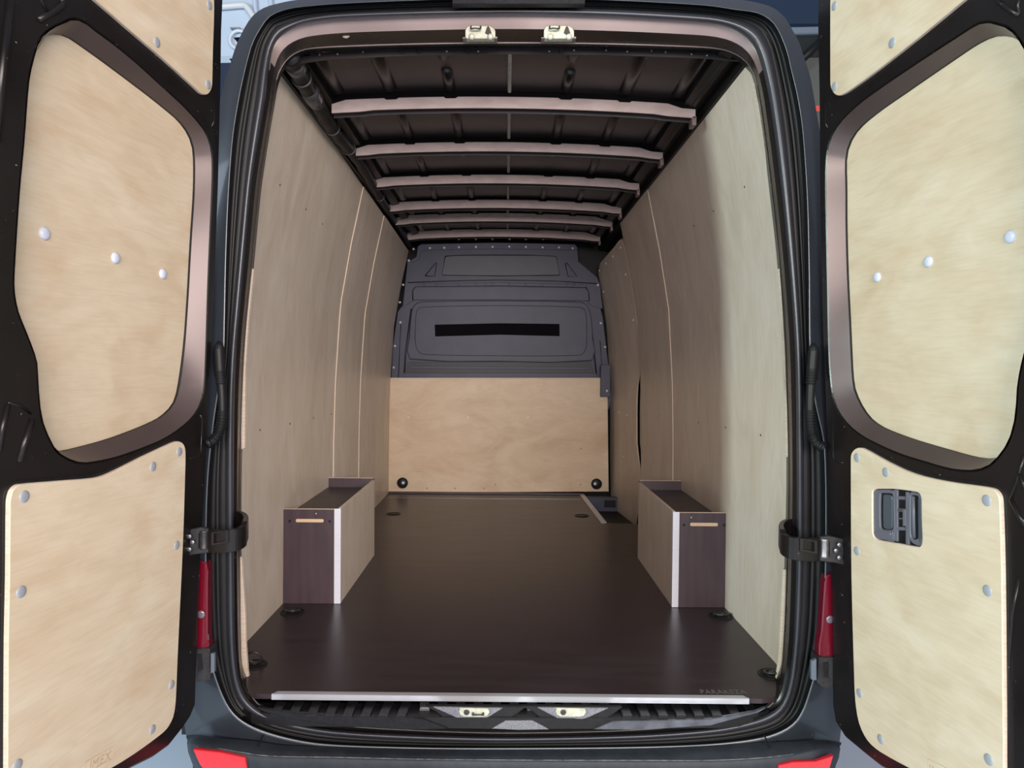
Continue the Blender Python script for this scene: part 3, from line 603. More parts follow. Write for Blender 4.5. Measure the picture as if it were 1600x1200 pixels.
# ================================================================== REAR DOORS
ALPHA = R(8)
capg = discmesh('grey_cap', .0115, .003, True, CAPG, 20); capw = discmesh('white_cap', .0130, .007, True, CAPW, 20)
def door(s, D):
    top, bot = onY(*D['hinge'][0], 1.95), onY(*D['hinge'][1], 1.95)
    pl = Plane(bot, (s*math.sin(ALPHA), -math.cos(ALPHA), 0), top-bot)
    if pl.n.x*s > 0: pl.flip()
    T = thing('rear_door', D['label'], 'door', Vector((bot.x, bot.y, -.66)), 'open rear doors')
    U = lambda P, w=0: [pl.uv(x, y, w) for x, y in P]
    out = U(D['edge'])
    umax = .735; vb = out[-1][1]; vt = out[0][1]
    outline = out+[(umax-.06, vb-.0), (umax, vb+.06), (umax, vt-.06), (umax-.05, vt)]
    W1 = cr(U(D['w1']), 4); W2 = [tuple(p) for p in cr(U(D['w2'], -.045), 4)]
    frame = plate('door_frame', [outline, [tuple(p) for p in W1]], pl, -.022, 0, BLACKP, T, .005)
    # reveal lofted from the frame edge down to the window panel, matched by angle round the centre
    c = sum((Vector(p[:2]) for p in W1), Vector((0, 0)))/len(W1)
    def ang(L, N=120):
        o = []
        for k in range(N):
            a = 2*math.pi*k/N; d = Vector((math.cos(a), math.sin(a))); best = 0
            for i in range(len(L)):
                p = Vector(L[i-1][:2])-c; q = Vector(L[i][:2])-c; e = q-p; den = d.x*e.y-d.y*e.x
                if abs(den) < 1e-12: continue
                t = (p.x*e.y-p.y*e.x)/den; ss = (p.x*d.y-p.y*d.x)/den
                if t > 0 and -1e-5 <= ss <= 1+1e-5: best = max(best, t)
            o.append(c+d*best)
        return o
    A1, A2 = ang(W1), ang(W2)
    mixA = lambda t: [a*(1-t)+b*t for a, b in zip(A1, A2)]
    loft('window_reveal', [[pl.pt(p, -.001) for p in A1], [pl.pt(p, -.006) for p in mixA(.10)], [pl.pt(p, -.034) for p in mixA(.72)], [pl.pt(p, -.040) for p in mixA(.86)]], REVEAL, T)
    loft('panel_seam', [[pl.pt(p, -.040) for p in mixA(.86)], [pl.pt(p, -.056) for p in mixA(.90)], [pl.pt(p, -.056) for p in mixA(1.0)]], BLK, T, smooth=False)
    gr = [c+(p-c)*1.015 for p in A2]
    win = plate('window_board', [[tuple(p) for p in gr]], pl, -.056, -.046, P_DOOR, T, .001)
    tag(win, 'birch plywood infill over the '+D['side']+' door window')
    skin_ = plate('outer_skin', [[(p[0], p[1]) for p in outline]], pl, -.085, -.06, BODY, T, .004)
    n = len(outline); loft('door_rim', [[pl.pt(p, -.004) for p in outline], [pl.pt(p, -.07) for p in outline]], RUB, T)
    for x, y in D['wb']: put('screw_cap', capw, win, pl.pt(pl.uv(x, y, -.046), -.046), pl.n)
    # lower board
    lp = [tuple(p) for p in cr(U(D['lp'], .010), 3)]
    holes = []
    if 'hole' in D: holes = [[tuple(p) for p in cr(U(D['hole'], .010), 3)]]
    low = plate('lower_board', [lp]+holes, pl, .0005, .010, P_DOOR, T, .0012)
    tag(low, 'birch plywood lower board of the '+D['side']+' door'+(' with a cut-out for the handle' if holes else ''))
    plate('board_edge', [[tuple(p) for p in inset(lp, -.0005)]]+[[tuple(p) for p in inset(h, .0005)] for h in holes], pl, .001, .0085, P_EDGE, low, .0004)
    plate('dark_joint', [[tuple(p) for p in inset(lp, -.007)]], pl, -.0005, .0012, BLK, T, .0006)
    for x, y in D['lb']: put('screw_cap', capg, low, pl.pt(pl.uv(x, y, .010), .010), pl.n)
    tp = [tuple(p) for p in cr(U(D['tp'], .010), 3)]
    upb = plate('upper_board', [tp], pl, .0005, .010, P_DOOR, T, .0012); tag(upb, 'birch plywood upper board of the '+D['side']+' door')
    plate('board_edge', [[tuple(p) for p in inset(tp, -.0005)]], pl, .001, .0085, P_EDGE, upb, .0004)
    for x, y in D['tb']: put('screw_cap', capg, upb, pl.pt(pl.uv(x, y, .010), .010), pl.n)
    for (pts, r) in D['ribs']: tube('stiffening_rib', [pl.pt(pl.uv(x, y), .0) for x, y in pts], r, BLACKP, T, 10)
    for q, d in D['recess']:
        q = [tuple(p) for p in cr(U(q), 3)]
        plate('pressed_recess', [[tuple(p) for p in inset(q, -.004)], q], pl, -.002, .0022, BLACKP, T, .001)
    return T, pl
LW1 = [(57, 82), (63, 64), (80, 47), (100, 37), (117, 31), (135, 38), (150, 50), (180, 72), (215, 101), (250, 133), (285, 165), (308, 190), (322, 210), (330, 237), (331, 275), (329, 330), (327, 375), (324, 450), (321, 550), (317, 615), (305, 645), (282, 668), (250, 688), (187, 712), (140, 722), (120, 721), (100, 712), (88, 702), (75, 677), (66, 650), (61, 600), (59, 565), (45, 525), (30, 487), (24, 455), (24, 425), (32, 300), (39, 225), (47, 125)]
LW2 = [(56, 84), (62, 66), (72, 58), (88, 57), (105, 61), (150, 92), (225, 147), (262, 176), (280, 192), (295, 215), (301, 240), (301, 300), (296, 375), (291, 462), (285, 537), (277, 597), (270, 625), (257, 642), (240, 654), (175, 680), (100, 701), (84, 702), (68, 690), (56, 655), (50, 600), (48, 565), (35, 525), (20, 487), (14, 455), (14, 425), (22, 300), (29, 225), (38, 125)]
ld, ldp = door(-1, dict(side='left', hinge=((347, 50), (308, 1050)), label='left rear door swung open, black frame with three plywood boards',
    edge=[(351, -60), (350, -20), (347, 50), (346, 130), (342, 290), (338, 400), (334, 500), (328, 600), (321, 750), (313, 900), (307, 1070), (306, 1100), (298, 1120), (287, 1137), (265, 1165), (240, 1183), (212, 1197), (160, 1224), (80, 1262)],
    w1=LW1, w2=LW2, wb=[(69, 365), (180, 403), (254, 428)],
    lp=[(15, 900), (16, 785), (19, 770), (24, 762), (33, 757), (90, 752), (150, 747), (175, 739), (225, 714), (272, 692), (280, 690), (287, 694), (290, 704), (290, 730), (287, 830), (284, 900), (278, 1025), (275, 1095), (271, 1120), (261, 1139), (245, 1153), (212, 1177), (180, 1197), (100, 1240), (40, 1268), (22, 1272), (12, 1258), (12, 1200), (13, 1000)],
    lb=[(38, 776), (33, 925), (27, 1196), (280, 706), (239, 729), (276, 852), (268, 1070), (238, 1140)],
    tp=[(150, 0), (210, 52), (262, 97), (308, 139), (317, 147), (325, 147), (330, 140), (332, 130), (333, 80), (335, 15), (333, -60), (326, -75), (310, -80), (80, -72), (72, -66), (76, -60), (100, -42)],
    tb=[(245, 66), (325, 132), (327, 8)],
    ribs=[([(15, 0), (6, 90), (-6, 220)], .007), ([(73, 18), (64, 0), (58, -16)], .0035), ([(60, 31), (80, 21), (97, 9), (98, 0), (94, -12)], .0060), ([(50, 655), (41, 685), (29, 722)], .0065), ([(12, 632), (5, 665), (-2, 705)], .0050), ([(12, 629), (30, 633), (48, 646)], .0030), ([(313, 648), (316, 656), (314, 705), (310, 714), (296, 716)], .002), ([(334, 155), (335, 188), (331, 198)], .0022)],
    recess=[]))
tag(ldp and ld)
RW1 = [(1590, 62), (1575, 46), (1560, 40), (1542, 36), (1525, 40), (1500, 56), (1475, 72), (1425, 105), (1375, 139), (1340, 165), (1312, 193), (1297, 220), (1292, 250), (1291, 297), (1294, 450), (1296, 550), (1300, 605), (1308, 637), (1325, 662), (1350, 682), (1400, 706), (1450, 722), (1487, 732), (1522, 734), (1545, 726), (1560, 711), (1575, 688), (1585, 650), (1589, 597), (1602, 540), (1618, 500), (1630, 455), (1630, 425), (1624, 300), (1617, 225), (1610, 125), (1602, 85)]
RW2 = [(1600, 72), (1590, 63), (1575, 59), (1557, 59), (1532, 69), (1500, 90), (1425, 142), (1375, 177), (1345, 202), (1330, 225), (1324, 250), (1325, 297), (1325, 350), (1327, 425), (1331, 500), (1336, 597), (1342, 617), (1352, 637), (1365, 654), (1385, 667), (1425, 682), (1475, 697), (1525, 711), (1545, 714), (1562, 712), (1580, 695), (1592, 650), (1598, 600), (1612, 540), (1628, 500), (1640, 455), (1640, 425), (1634, 300), (1627, 225), (1620, 125), (1612, 88)]
rd, rdp = door(1, dict(side='right', hinge=((1278, 50), (1302, 1050)), label='right rear door swung open, black frame with inner handle in lower plywood board',
    edge=[(1276, -60), (1276.5, -20), (1277, 50), (1279, 150), (1280, 300), (1282, 400), (1284, 500), (1288, 600), (1292, 720), (1294, 840), (1299, 920), (1300, 1000), (1300, 1100), (1305, 1128), (1320, 1152), (1350, 1177), (1375, 1197), (1440, 1232), (1530, 1275)],
    w1=RW1, w2=RW2, wb=[(1371, 433), (1451, 409), (1579, 370)],
    lp=[(1329, 722), (1330, 709), (1337, 701), (1347, 701), (1385, 722), (1425, 740), (1475, 752), (1537, 761), (1552, 765), (1560, 775), (1562, 790), (1565, 897), (1567, 1100), (1568, 1200), (1567, 1250), (1562, 1266), (1548, 1268), (1500, 1240), (1422, 1201), (1375, 1175), (1355, 1157), (1342, 1130), (1336, 1095), (1334, 1050), (1330, 900)],
    lb=[(1339, 715), (1384, 738), (1542, 782), (1339, 861), (1543, 923), (1343, 1083), (1376, 1155), (1545, 1187)],
    hole=[(1362.5, 775), (1363, 768), (1367, 764), (1385, 763.5), (1400, 764), (1432, 768.5), (1437.5, 773), (1439.5, 780), (1440, 810), (1441, 840), (1440, 850), (1435, 855), (1400, 849), (1372, 844), (1365.5, 839), (1363, 830), (1362.5, 800)],
    tp=[(1297, 0), (1297, 125), (1298, 137), (1303, 146), (1311, 149), (1322, 144), (1360, 117), (1430, 62), (1505, 0), (1560, -45), (1578, -62), (1575, -70), (1330, -80), (1304, -78), (1298, -66)],
    tb=[(1304, 9), (1394, 67), (1304, 135)],
    ribs=[([(1560, 2), (1572, 12), (1592, 24)], .0045), ([(1593, 22), (1590, 8), (1595, -6)], .003), ([(1600, 712), (1592, 742), (1580, 780)], .0030), ([(1580, 781), (1592, 805), (1606, 825)], .0045), ([(1593, 740), (1604, 768)], .0035), ([(1560, 3), (1561, -10)], .004), ([(1592, 905), (1582, 960), (1577, 1030), (1576, 1200)], .0025), ([(1301, 658), (1302, 714), (1306, 722), (1318, 723)], .002), ([(1290, 156), (1290, 192), (1293, 200)], .0022)],
    recess=[]))
# inner handle of the right door
U = lambda P, w=0: [tuple(rdp.uv(x, y, w)) for x, y in P]
hx = lambda P: [(1340+x/10, 750+y/10) for x, y in P]
hd = plate('inner_handle', [U(hx([(215, 180), (260, 120), (600, 125), (930, 170), (1000, 230), (1025, 900), (1010, 1040), (940, 1070), (600, 1010), (290, 950), (225, 890)]), .001)], rdp, -.012, .0015, BLK, rd, .001)
tag(hd, 'grey plastic inner handle unit with two recessed grips')
def hp(nm, P, w0, w1, mt, b=.001, sm=0, holes=()):
    L = [U(hx(P), w1)]+[U(hx(h), w1) for h in holes]
    if sm: L = [[tuple(q) for q in cr(l, sm)] for l in L]
    return plate(nm, L, rdp, w0, w1, mt, hd, b)
hp('pull_bezel', [(240, 200), (280, 155), (560, 165), (570, 300), (580, 940), (420, 940), (290, 910), (245, 860)], .001, .006, HGREY, .0015, 3, holes=[[(350, 220), (400, 205), (530, 215), (550, 260), (550, 740), (530, 780), (400, 775), (350, 730)]])
hp('pull_grip', [(395, 240), (430, 225), (520, 240), (540, 300), (540, 700), (520, 770), (430, 770), (395, 720)], -.004, .0035, HBLUE, .002, 3)
hp('lock_tab', [(255, 790), (540, 810), (540, 930), (300, 905), (262, 870)], .005, .0075, HGREY, .001, 2)
put('indicator_dot', discmesh('dot', .0013, .0006, True, CAPW, 8), hd, rdp.pt(rdp.uv(1391.3, 834.5, .0075), .0075), rdp.n)
hp('latch_rod', [(700, 460), (745, 462), (745, 720), (700, 718)], .001, .006, HGREY, .001)
hp('latch_frame', [(565, 150), (620, 155), (620, 960), (575, 950)], .001, .0055, HGREY, .001)
for yv in (250, 440, 590, 730): hp('latch_lever', [(600, yv), (730, yv+6), (730, yv+(60 if yv != 590 else 25)), (600, yv+(54 if yv != 590 else 20))], .001, .0050, STEEL if yv == 440 else HGREY, .001)
hp('latch_frame', [(745, 185), (790, 190), (800, 1010), (748, 1000)], .001, .0055, HGREY, .001)
hp('slide_bezel', [(795, 215), (960, 215), (992, 260), (1005, 900), (985, 1025), (900, 1015), (830, 960), (795, 880)], .001, .006, HGREY, .0015, 3, holes=[[(825, 260), (850, 240), (935, 250), (950, 300), (955, 850), (940, 910), (880, 930), (835, 890), (822, 800)]])
tube('slide_grip', [rdp.pt(rdp.uv(1340+86.5, 750+25.5, .002), -.001), rdp.pt(rdp.uv(1340+87, 750+58, .002), -.001), rdp.pt(rdp.uv(1340+88, 750+90, .002), -.001)], .0058, HGREY, hd, 14)
hp('slide_shadow', [(940, 300), (985, 300), (1000, 900), (975, 1000), (945, 900)], .001, .0066, HBLUE, .001)
# burnt-in brand marks on the door boards
def stamp(pl, door_, P, txt, txtpx):
    brd = [c for c in door_.children if c.name.startswith('lower_board')][0]
    q = [tuple(pl.uv(x, y, .0102)) for x, y in P]
    plate('stamp_outline', [q, [tuple(p) for p in inset(q, .0012)]], pl, .0098, .0104, INK, brd, 0)
    (ax, ay), (bx, by), sc = txtpx
    p0 = Vector(pl.uv(ax, ay, .0102)); p1 = Vector(pl.uv(bx, by, .0102)); e = (p1-p0).normalized(); nrm = Vector((-e.y, e.x))
    if nrm.y < 0: nrm = -nrm
    A = pl.u*e.x+pl.v*e.y; B = pl.u*nrm.x+pl.v*nrm.y; C_ = A.cross(B)
    M4 = Matrix((A, B, C_)).transposed().to_4x4(); M4.translation = pl.pt(p0, .0104)
    text('stamped_lettering', txt, sc, M4, INK, brd, .0002)
stamp(ldp, ld, [(132, 1191), (177, 1166), (175.5, 1186), (132, 1210)], 'IMEX', ((138, 1206), (176, 1185), .030))
stamp(rdp, rd, [(1450, 1185), (1500, 1210), (1500, 1238), (1450, 1210)], 'IMEX', ((1453, 1209), (1499, 1235), .030))
# ================================================================== WHEEL ARCH BOXES
def archbox(s, lab, F_):
    yb, xin, xout, yt = F_['bot_y'], F_['xin'], F_['xout'], F_['top_y']
    p = onZ(xin, yb); Y0 = p.y; X0 = p.x; q = onZ(*F_['backbot']); Y1 = q.y; XB = q.x; zt = onY(xin, yt, Y0).z; X2 = s*.868
    T = thing('wheel_arch_box', lab, 'wheel arch box', Vector(((X0+X2)/2, (Y0+Y1)/2, 0)), 'wheel arch boxes'); th = .012
    a, b = sorted((X0, X2)); ai, bi = (a, b-.0) if s < 0 else (a, b)
    fr = box('front_board', a, b, Y0, Y0+th, 0, zt, HEXV, T, .001)
    tag(fr, 'dark brown end board with a pale slot')
    box('board_edge', a+.002, b-.002, Y0+.0008, Y0+th-.001, zt-.001, zt+.0012, P_EDGE, fr, .0004)
    side = (X0, X0+s*th); a2, b2 = sorted(side)
    o = box('side_board', a2, b2, Y0+th, Y1, 0, zt+.002, P_WALL, T, .001); tag(o, 'pale birch side board')
    box('board_edge', a2+.001, b2-.001, Y0+.02, Y1, zt+.0015, zt+.0032, P_EDGE, o, .0004)
    box('board_edge', a2-.0006, b2+.0006, Y1-.004, Y1+.001, 0.001, zt+.002, P_EDGE, o, .0004)
    bk = box('back_board', a, b, Y1-th, Y1, 0, zt+.012, HEXV, T, .001); box('board_edge', a+.002, b-.002, Y1-th+.001, Y1-.001, zt+.011, zt+.0135, P_EDGE, bk, .0004)
    box('recessed_top', a+.004, b-.002, Y0+th, Y1-th, zt-.042, zt-.032, HEX, T, .001)
    # corner profile
    V0 = X0-s*.0015
    c1, c2 = sorted((V0, X0+s*.024)); al = box('aluminium_corner', c1, c2, Y0-.002, Y0, 0.001, zt+.003, ALU, T, .0005)
    d1, d2 = sorted((V0, V0+s*.002)); box('corner_return', d1, d2, Y0, Y0+.024, .001, zt+.003, ALU, al, .0004)
    # slot with two screw holes
    sx, sy = F_['slot']; c = onY(sx, sy, Y0)
    pz = yplane(Y0-.0003)
    plate('hand_slot', [[(x+c.x, y+c.z) for x, y in rrect(-.054, .054, -.0065, .0065, .0045)]], pz, -.001, .0003, SLOT, fr, .0002)
    for d in (-.078, .078):
        put('screw', discmesh('slot_screw', .0055, .001, False, BLK, 10), fr, Vector((c.x+d, Y0-.0003, c.z-.002)), (0, -1, 0))
    put('screw', discmesh('tiny_screw', .0028, .001, False, SCREW, 8), fr, onY(sx+F_['sc'], sy-11, Y0-.0003), (0, -1, 0))
    return T
archbox(-1, 'left wheel arch box, dark brown end with slot and bright aluminium corner', dict(bot_y=943.5, xin=531.5, xout=445, top_y=796, backbot=(583.5, 868), slot=(484, 813.5), sc=10))
archbox(1, 'right wheel arch box, dark brown end with slot and bright aluminium corner', dict(bot_y=949, xin=1050, xout=1137, top_y=801, backbot=(988.5, 872), slot=(1100, 819.5), sc=-20))
# ================================================================== BULKHEAD
bh = thing('bulkhead', 'blue-grey pressed steel bulkhead with long black slot behind the plywood board', 'bulkhead', (0, 5.40, 0))
Zm = lambda P: [(600+x/4.444, 370+y/4.444) for x, y in P]
YB = 5.40
pxplate('lower_pressing', Zm([(45, 1200), (48, 990), (60, 760), (95, 520), (125, 480), (170, 460), (200, 430), (1400, 430), (1440, 460), (1500, 480), (1520, 560), (1560, 900), (1580, 1120), (1560, 1200)]), YB, .01, BULK, bh, .003)
pxplate('upper_pressing', Zm([(128, 490), (165, 150), (190, 165), (225, 140), (240, 60), (260, 52), (780, 42), (1320, 52), (1345, 90), (1350, 170), (1480, 280), (1500, 330), (1520, 500), (1440, 480), (1400, 440), (210, 440), (160, 470)]), YB-.004, .01, BULK, bh, .003)
pxplate('top_flange', Zm([(235, 66), (260, 50), (780, 40), (1325, 50), (1345, 78), (1340, 92), (1310, 92), (780, 84), (270, 94), (255, 110), (245, 150), (215, 175), (185, 178), (190, 160), (225, 140)]), YB-.012, .006, BULK, bh, .002)
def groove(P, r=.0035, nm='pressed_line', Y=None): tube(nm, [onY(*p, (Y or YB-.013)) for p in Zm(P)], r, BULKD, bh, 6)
pw = pxplate('upper_window_pressing', Zm([(425, 140), (450, 130), (1180, 130), (1200, 142), (1220, 260), (1205, 272), (410, 268), (402, 255)]), YB-.012, .006, mat('bulkhead_panel', (.072, .074, .105), .5, var=((6, 6, 6), 1, (.082, .084, .118))), bh, .003)
plateouts = [(425, 135), (600, 126), (1000, 126), (1195, 138), (1222, 265), (800, 272), (405, 265), (425, 135)]
groove(plateouts, .0035, Y=YB-.010)
for P in ([(285, 272), (355, 185), (365, 180), (352, 275), (285, 272)], [(1258, 185), (1268, 180), (1340, 275), (1278, 275), (1258, 185)]): groove(P, .0038, 'corner_pressing', Y=YB-.008)
groove([(165, 318), (480, 306), (800, 300), (1200, 308), (1480, 325)], .004, Y=YB-.006)
led = pxplate('slotted_ledge', Zm([(215, 345), (240, 328), (800, 316), (1395, 330), (1410, 352), (800, 340)]), YB-.02, .02, BULK, bh, .003)
for x in (280, 365, 520, 640, 705, 750, 870, 985, 1100, 1270, 1320): pxplate('ledge_notch', Zm([(x-5, 322), (x+5, 322), (x+5, 342), (x-5, 342)]), YB-.022, .004, BULKD, led, .0005)
pxplate('middle_band', Zm([(205, 440), (200, 375), (218, 350), (800, 344), (1405, 354), (1420, 380), (1425, 445), (800, 438)]), YB-.016, .012, BULK, bh, .003)
groove([(200, 440), (198, 375), (215, 350)], .004, Y=YB-.018); groove([(1425, 445), (1420, 380), (1400, 350)], .004, Y=YB-.018)
big = pxplate('large_pressing', [*Zm([(180, 850), (175, 700), (190, 520), (215, 470), (260, 450), (800, 442), (1370, 452), (1415, 480), (1440, 560), (1450, 700), (1445, 860), (800, 866)])], YB-.03, .03, BULK, bh, .006, sm=2)
gg = [(215, 700), (225, 520), (260, 490), (800, 478), (1360, 490), (1400, 520), (1408, 700), (1400, 780), (1360, 822), (800, 826), (270, 815), (225, 770), (215, 700)]
tube('pressed_line', cr([onY(*p, YB-.0305) for p in Zm(gg)], 3, False), .0025, BULKD, big, 6)
pxplate('ventilation_slot', Zm([(352, 610), (800, 600), (1218, 605), (1220, 690), (800, 680), (355, 692)]), YB-.0315, .004, mat('slot_black', (.004, .004, .006), .9, spec=.1), big, .0005)
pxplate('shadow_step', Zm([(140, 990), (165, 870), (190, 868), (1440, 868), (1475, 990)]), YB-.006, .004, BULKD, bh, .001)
pxplate('step_ridge', Zm([(190, 900), (1420, 905), (1425, 922), (190, 915)]), YB-.012, .008, BULK, bh, .002)
pxplate('step_ridge', Zm([(135, 945), (1475, 945), (1478, 1000), (132, 1000)]), YB-.016, .012, BULK, bh, .003)
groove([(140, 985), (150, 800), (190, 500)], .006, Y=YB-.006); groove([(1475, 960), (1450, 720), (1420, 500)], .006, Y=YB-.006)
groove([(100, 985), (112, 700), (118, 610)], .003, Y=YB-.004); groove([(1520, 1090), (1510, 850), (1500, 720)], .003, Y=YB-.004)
box('right_foot_bracket', *sorted((onY(938, 600, 5.31).x, onY(953, 600, 5.31).x)), 5.29, 5.33, onY(945, 620, 5.31).z, onY(945, 570, 5.31).z, BULK, bh, .003)
rv = discmesh('bulkhead_rivet', .009, .005, True, mat('pale_rivet', (.62, .62, .68), .35), 12)
for x, y in ((318, 78), (418, 76), (520, 72), (638, 70), (754, 70), (870, 68), (985, 70), (1102, 73), (1215, 73), (1310, 80), (172, 165), (133, 333), (110, 455), (114, 594), (76, 758), (67, 908), (1485, 335), (1505, 600), (1535, 765), (1545, 915), (1548, 1070), (205, 85)):
    q = Zm([(x, y)])[0]; Yr = 5.288 if (x == 1548) else (YB-.012 if y < 100 else YB-.005)
    put('rivet', rv, bh, onY(*q, Yr), (0, -1, 0))
for x in (520, 638, 754, 872, 985, 1105): put('rivet', rv, ceil, onY(*Zm([(x, 15)])[0], 5.30), (0, -1, 0))
# plywood board in front of it
pb = thing('plywood_board', 'low birch plywood board across the foot of the bulkhead', 'board', (0, 5.33, 0))
B4 = [(607.5, 592), (949, 592), (951, 768), (607, 770)]
bo = pxplate('board_sheet', B4, 5.325, .012, P_BOARD, pb, .0015)
pxplate('board_top_edge', [(608, 590.3), (949, 590.3), (949, 592.4), (608, 592.4)], 5.326, .011, P_EDGE, pb, .0004)
for x, y in ((638, 652), (731, 652), (825, 652), (775, 700), (774, 757), (667, 763), (711, 763), (756, 763), (908, 701), (907, 757)):
    put('screw', discmesh('board_screw', .0075 if y == 652 else .0078, .0018, False, mat('screw_bright', (.85, .78, .62), .4) if y == 652 else SCREW, 10) if y == 652 else discmesh('board_screw_dim', .007, .0018, False, mat('screw_dull', (.42, .33, .26), .5), 10), bo, onY(x, y, 5.325), (0, -1, 0))
for x, y in ((629, 754.5), (932, 756)):
    c = onY(x, y, 5.325); g_ = put('lashing_point', discmesh('lash_ring_m', .040, .012, True, BLK, 24), bo, c, (0, -1, 0))
    torus('socket_rim', c+Vector((0, -.010, 0)), (0, -1, 0), .034, .006, RUB, bo, 24)
    put('steel_ball', discmesh('lash_ball', .013, .012, True, ALU, 16), bo, c+Vector((.006 if x < 800 else -.012, -.011, .002)), (0, -1, 0))
box('foot_rail', -.86, .56, 5.30, 5.34, .0, .012, HEXV, bo, .001)
# ================================================================== SLIDING DOOR (front right) and step well
sd = thing('sliding_door', 'closed sliding side door with rounded birch plywood lining at the front right', 'door', (.9, 5.0, -.1))
Ls = [(936, 415), (936.5, 430), (941, 455), (946, 490), (951, 540), (953, 580), (955, 640), (955, 720), (956, 780), (960, 800), (970, 817)]
Rs = [(972, 374), (977, 383), (983, 415), (990, 455), (996, 500), (1000, 535), (1003, 565), (1003, 572), (1000, 590), (997, 605), (996, 640), (996, 690), (1000, 725), (1003, 745), (1002, 780), (994, 817)]
def toYZ(P): return [(lambda p: (p.z, p.y))(onwall(x, y, SD)) for x, y in P]
LL = sorted(toYZ(Ls)); RR = sorted(toYZ(Rs))
def itp(T, z):
    if z <= T[0][0]: return T[0][1]
    for (a_, x_), (b_, y_) in zip(T, T[1:]):
        if z <= b_: return x_+(y_-x_)*(z-a_)/(b_-a_+1e-9)
    return T[-1][1]
z0_, z1_ = max(min(LL[0][0], RR[0][0]), -.12), RR[-1][0]
zl1 = LL[-1][0]
rows = []
for i in range(31):
    z = z0_+(z1_-z0_)*i/30; yl = itp(LL, z); yr = itp(RR, z)
    if z > zl1: t = (z-zl1)/(z1_-zl1+1e-9); yl = LL[-1][1]+(RR[-1][1]-LL[-1][1])*t
    rows.append((z, min(yr, yl-.01), yl))
panel('door_lining', 0, 0, SD, None, P_WALL, sd, off=0, th=.008, nz=30, ny=5, rows=rows)
rb = [(z, a_-.03, b_+.05) for z, a_, b_ in rows]
panel('door_shell', 0, 0, SD, None, BLACKP, sd, off=-.02, th=.012, nz=30, ny=3, rows=rb)
for x, y in ((972, 387), (960, 401), (949, 412), (938.5, 423), (980, 429), (945, 456), (992, 500), (969, 645), (982, 649), (976, 714)):
    p = onwall(x, y, SD); put('rivet', discmesh('lining_rivet', .009, .006, True, mat('lining_rivet_pale', (.75, .72, .66), .4), 8), sd, p+Vector((-.009, 0, 0)), (-1, 0, 0))
pp_ = [onwall(x, y, lambda Y, z: SD(Y, z)-.004) for x, y in ((1007, 575), (1004.5, 590), (1003.5, 620), (1003.5, 680), (1004.5, 720), (1006.5, 745))]
tube('pocket_bead', cr(pp_, 4, False), .008, STEEL, sd, 8)
Sb = lambda Y, z: SD(Y, z)-.006
eg = [onwall(x+.8, y, Sb) for x, y in [(962, 383), (968, 376), (974, 375)]+Rs[1:8]]
tube('lining_edge', cr(eg, 3, False), .0055, P_EDGE, sd, 6)
eg = [onwall(x+4.2, y, Sb) for x, y in [(974, 375)]+Rs[1:8]]
tube('door_gap', cr(eg, 3, False), .010, RUB, sd, 8)  # dark tube added to stand in for the gap beside the lining
# door pillar frame
well = tag(box('step_well', .60, .93, 4.34, 5.33, -.36, -.33, BLK, None, .002), 'dark entry step well beside the sliding door', 'step')
box('well_side', .575, .60, 4.34, 5.33, -.36, -.017, BLK, well, .001)
wb_ = box('step_riser', onZ(917, 790).x+.02, .84, 5.20, 5.25, -.2, .0, BULK, well, .004)
box('riser_socket', .72, .80, 5.19, 5.205, -.07, -.02, BLK, wb_, .002)
# ================================================================== CABLE CONDUIT along the left roof edge
cc = thing('cable_conduit', 'black sleeved wiring conduit running along the left roof edge', 'cable', (-.66, 2.2, 1.86))
cp = [(452, 86, 2.16), (460, 100, 2.23), (477, 132, 2.39), (502, 172, 2.62), (519, 200, 2.80), (541, 227, 3.03), (563, 256, 3.30), (586, 295, 3.72), (607, 330, 4.28), (626, 362, 4.95), (640, 385, 5.3)]
C = [onY(*p) for p in cp]; C = cr(C, 6, False); rad = []
for i, p in enumerate(C):
    r = .029-.010*min(1, (p.y-2.2)/2.2); rad.append(r*(1+.06*math.sin(i*1.9)+.05*math.sin(i*.7)))
tube('conduit_sleeve', C, rad, RUB, cc, 18)
for i in (10, 24, 31, 44): 
    if i < len(C)-1: t = (C[i+1]-C[i-1]).normalized(); torus('tape_wrap', C[i], t, rad[i]*1.02, .0035, mat('tape', (.05, .05, .052), .35), cc, 24)
for i in (5, 13): tube('tape_sleeve', [C[i], C[i+1], C[i+2], C[i+3]], [rad[i]*1.04, rad[i]*1.16, rad[i]*1.14, rad[i]*1.05], mat('bag_plastic', (.045, .045, .05), .25, bump=((60, 60, 60), 1)), cc, 18)
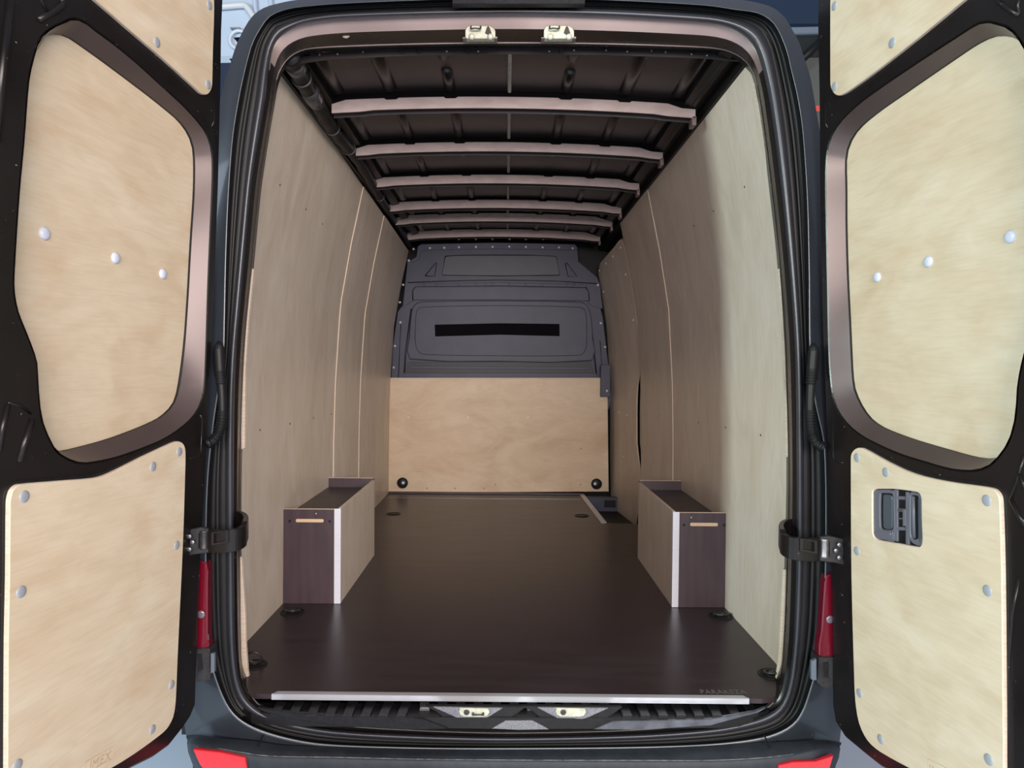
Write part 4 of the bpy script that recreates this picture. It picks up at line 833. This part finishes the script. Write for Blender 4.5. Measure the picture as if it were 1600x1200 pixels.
# ================================================================== SURROUNDINGS
gm = mat('workshop_floor', (.42, .50, .62), .30, var=((.8, .8, .8), 1, (.50, .58, .70)))
bw = box('wall_back', -9, 9, 11.5, 11.7, -.66, 6, mat('workshop_wall', (.20, .23, .27), .7, var=((.5, .5, .5), 1, (.26, .29, .33))), None, 0); tag(bw, 'grey-blue workshop wall far behind the van', kind='structure')
g = box('ground', -9, 9, -7, 12, -.72, -.66, gm, None, 0); tag(g, 'pale blue-grey glossy workshop floor', kind='structure')
pv = thing('parked_van', 'pale blue-white van body standing behind the left rear corner', 'van', (-3.2, 7.0, -.66))
PW = mat('pale_blue_white_paint', (.55, .66, .82), .25, coat=.5, var=((.6, .6, .6), 1, (.66, .75, .88)))
pxplate('body_side', [(250, -60), (560, -60), (560, 92), (250, 96)], 7.0, .5, PW, pv, .05)
pxplate('underbody', [(250, 92), (560, 88), (560, 855), (250, 855)], 7.05, .4, mat('navy_sill', (.02, .03, .06), .4), pv, .03)
tube('trim_pipe', cr([onY(*p, 6.93) for p in ((320, 12), (350, 10), (381, 8), (388, 14), (396, 26), (420, 60))], 4, False), .028, mat('white_pipe', (.78, .80, .84), .3), pv, 12)
torus('badge_ring', onY(373, 62, 6.95), (0, -1, 0), .085, .016, mat('white_ring', (.75, .80, .88), .3), pv)
box('vent_line', *sorted((onY(360, 43, 6.94).x, onY(376, 43, 6.94).x)), 6.93, 7.0, onY(368, 45, 6.94).z, onY(368, 43, 6.94).z, mat('vent_grey', (.25, .3, .4), .5), pv, .002)
pxplate('roof_rib', [(393, -10), (399, -10), (402, 20), (396, 20)], 6.95, .04, PW, pv, .01); pxplate('roof_rib', [(418, -10), (424, -10), (426, 12), (420, 12)], 6.95, .04, PW, pv, .01)
pc = thing('parked_vehicle', 'dark blue vehicle with a pale side stripe behind the right rear corner', 'vehicle', (2.7, 6.5, -.66))
pxplate('body_side', [(1100, -80), (1420, -80), (1420, 45), (1100, 45)], 6.5, .6, mat('dark_blue_paint', (.012, .028, .062), .3, coat=.6), pc, .05)
pxplate('side_stripe', [(1100, 44), (1420, 38), (1420, 49), (1100, 56)], 6.48, .3, mat('stripe_grey', (.17, .21, .27), .4), pc, .01)
pxplate('window_band', [(1100, 52), (1420, 48), (1420, 92), (1100, 92)], 6.52, .3, mat('dark_glass', (.02, .026, .026), .1), pc, .01)
pxplate('lower_panel', [(1100, 90), (1420, 88), (1420, 880), (1100, 880)], 6.5, .6, mat('grey_green_panel', (.10, .105, .095), .5), pc, .02)
tube('diagonal_strut', [onY(1240, 105, 6.3), onY(1300, 48, 6.3)], .035, BLK, pc, 8)
pxplate('marker_sticker', [(1270, 165), (1282, 165), (1282, 174), (1270, 174)], 6.35, .01, mat('sticker_red', (.7, .1, .08), .4), pc, .002)
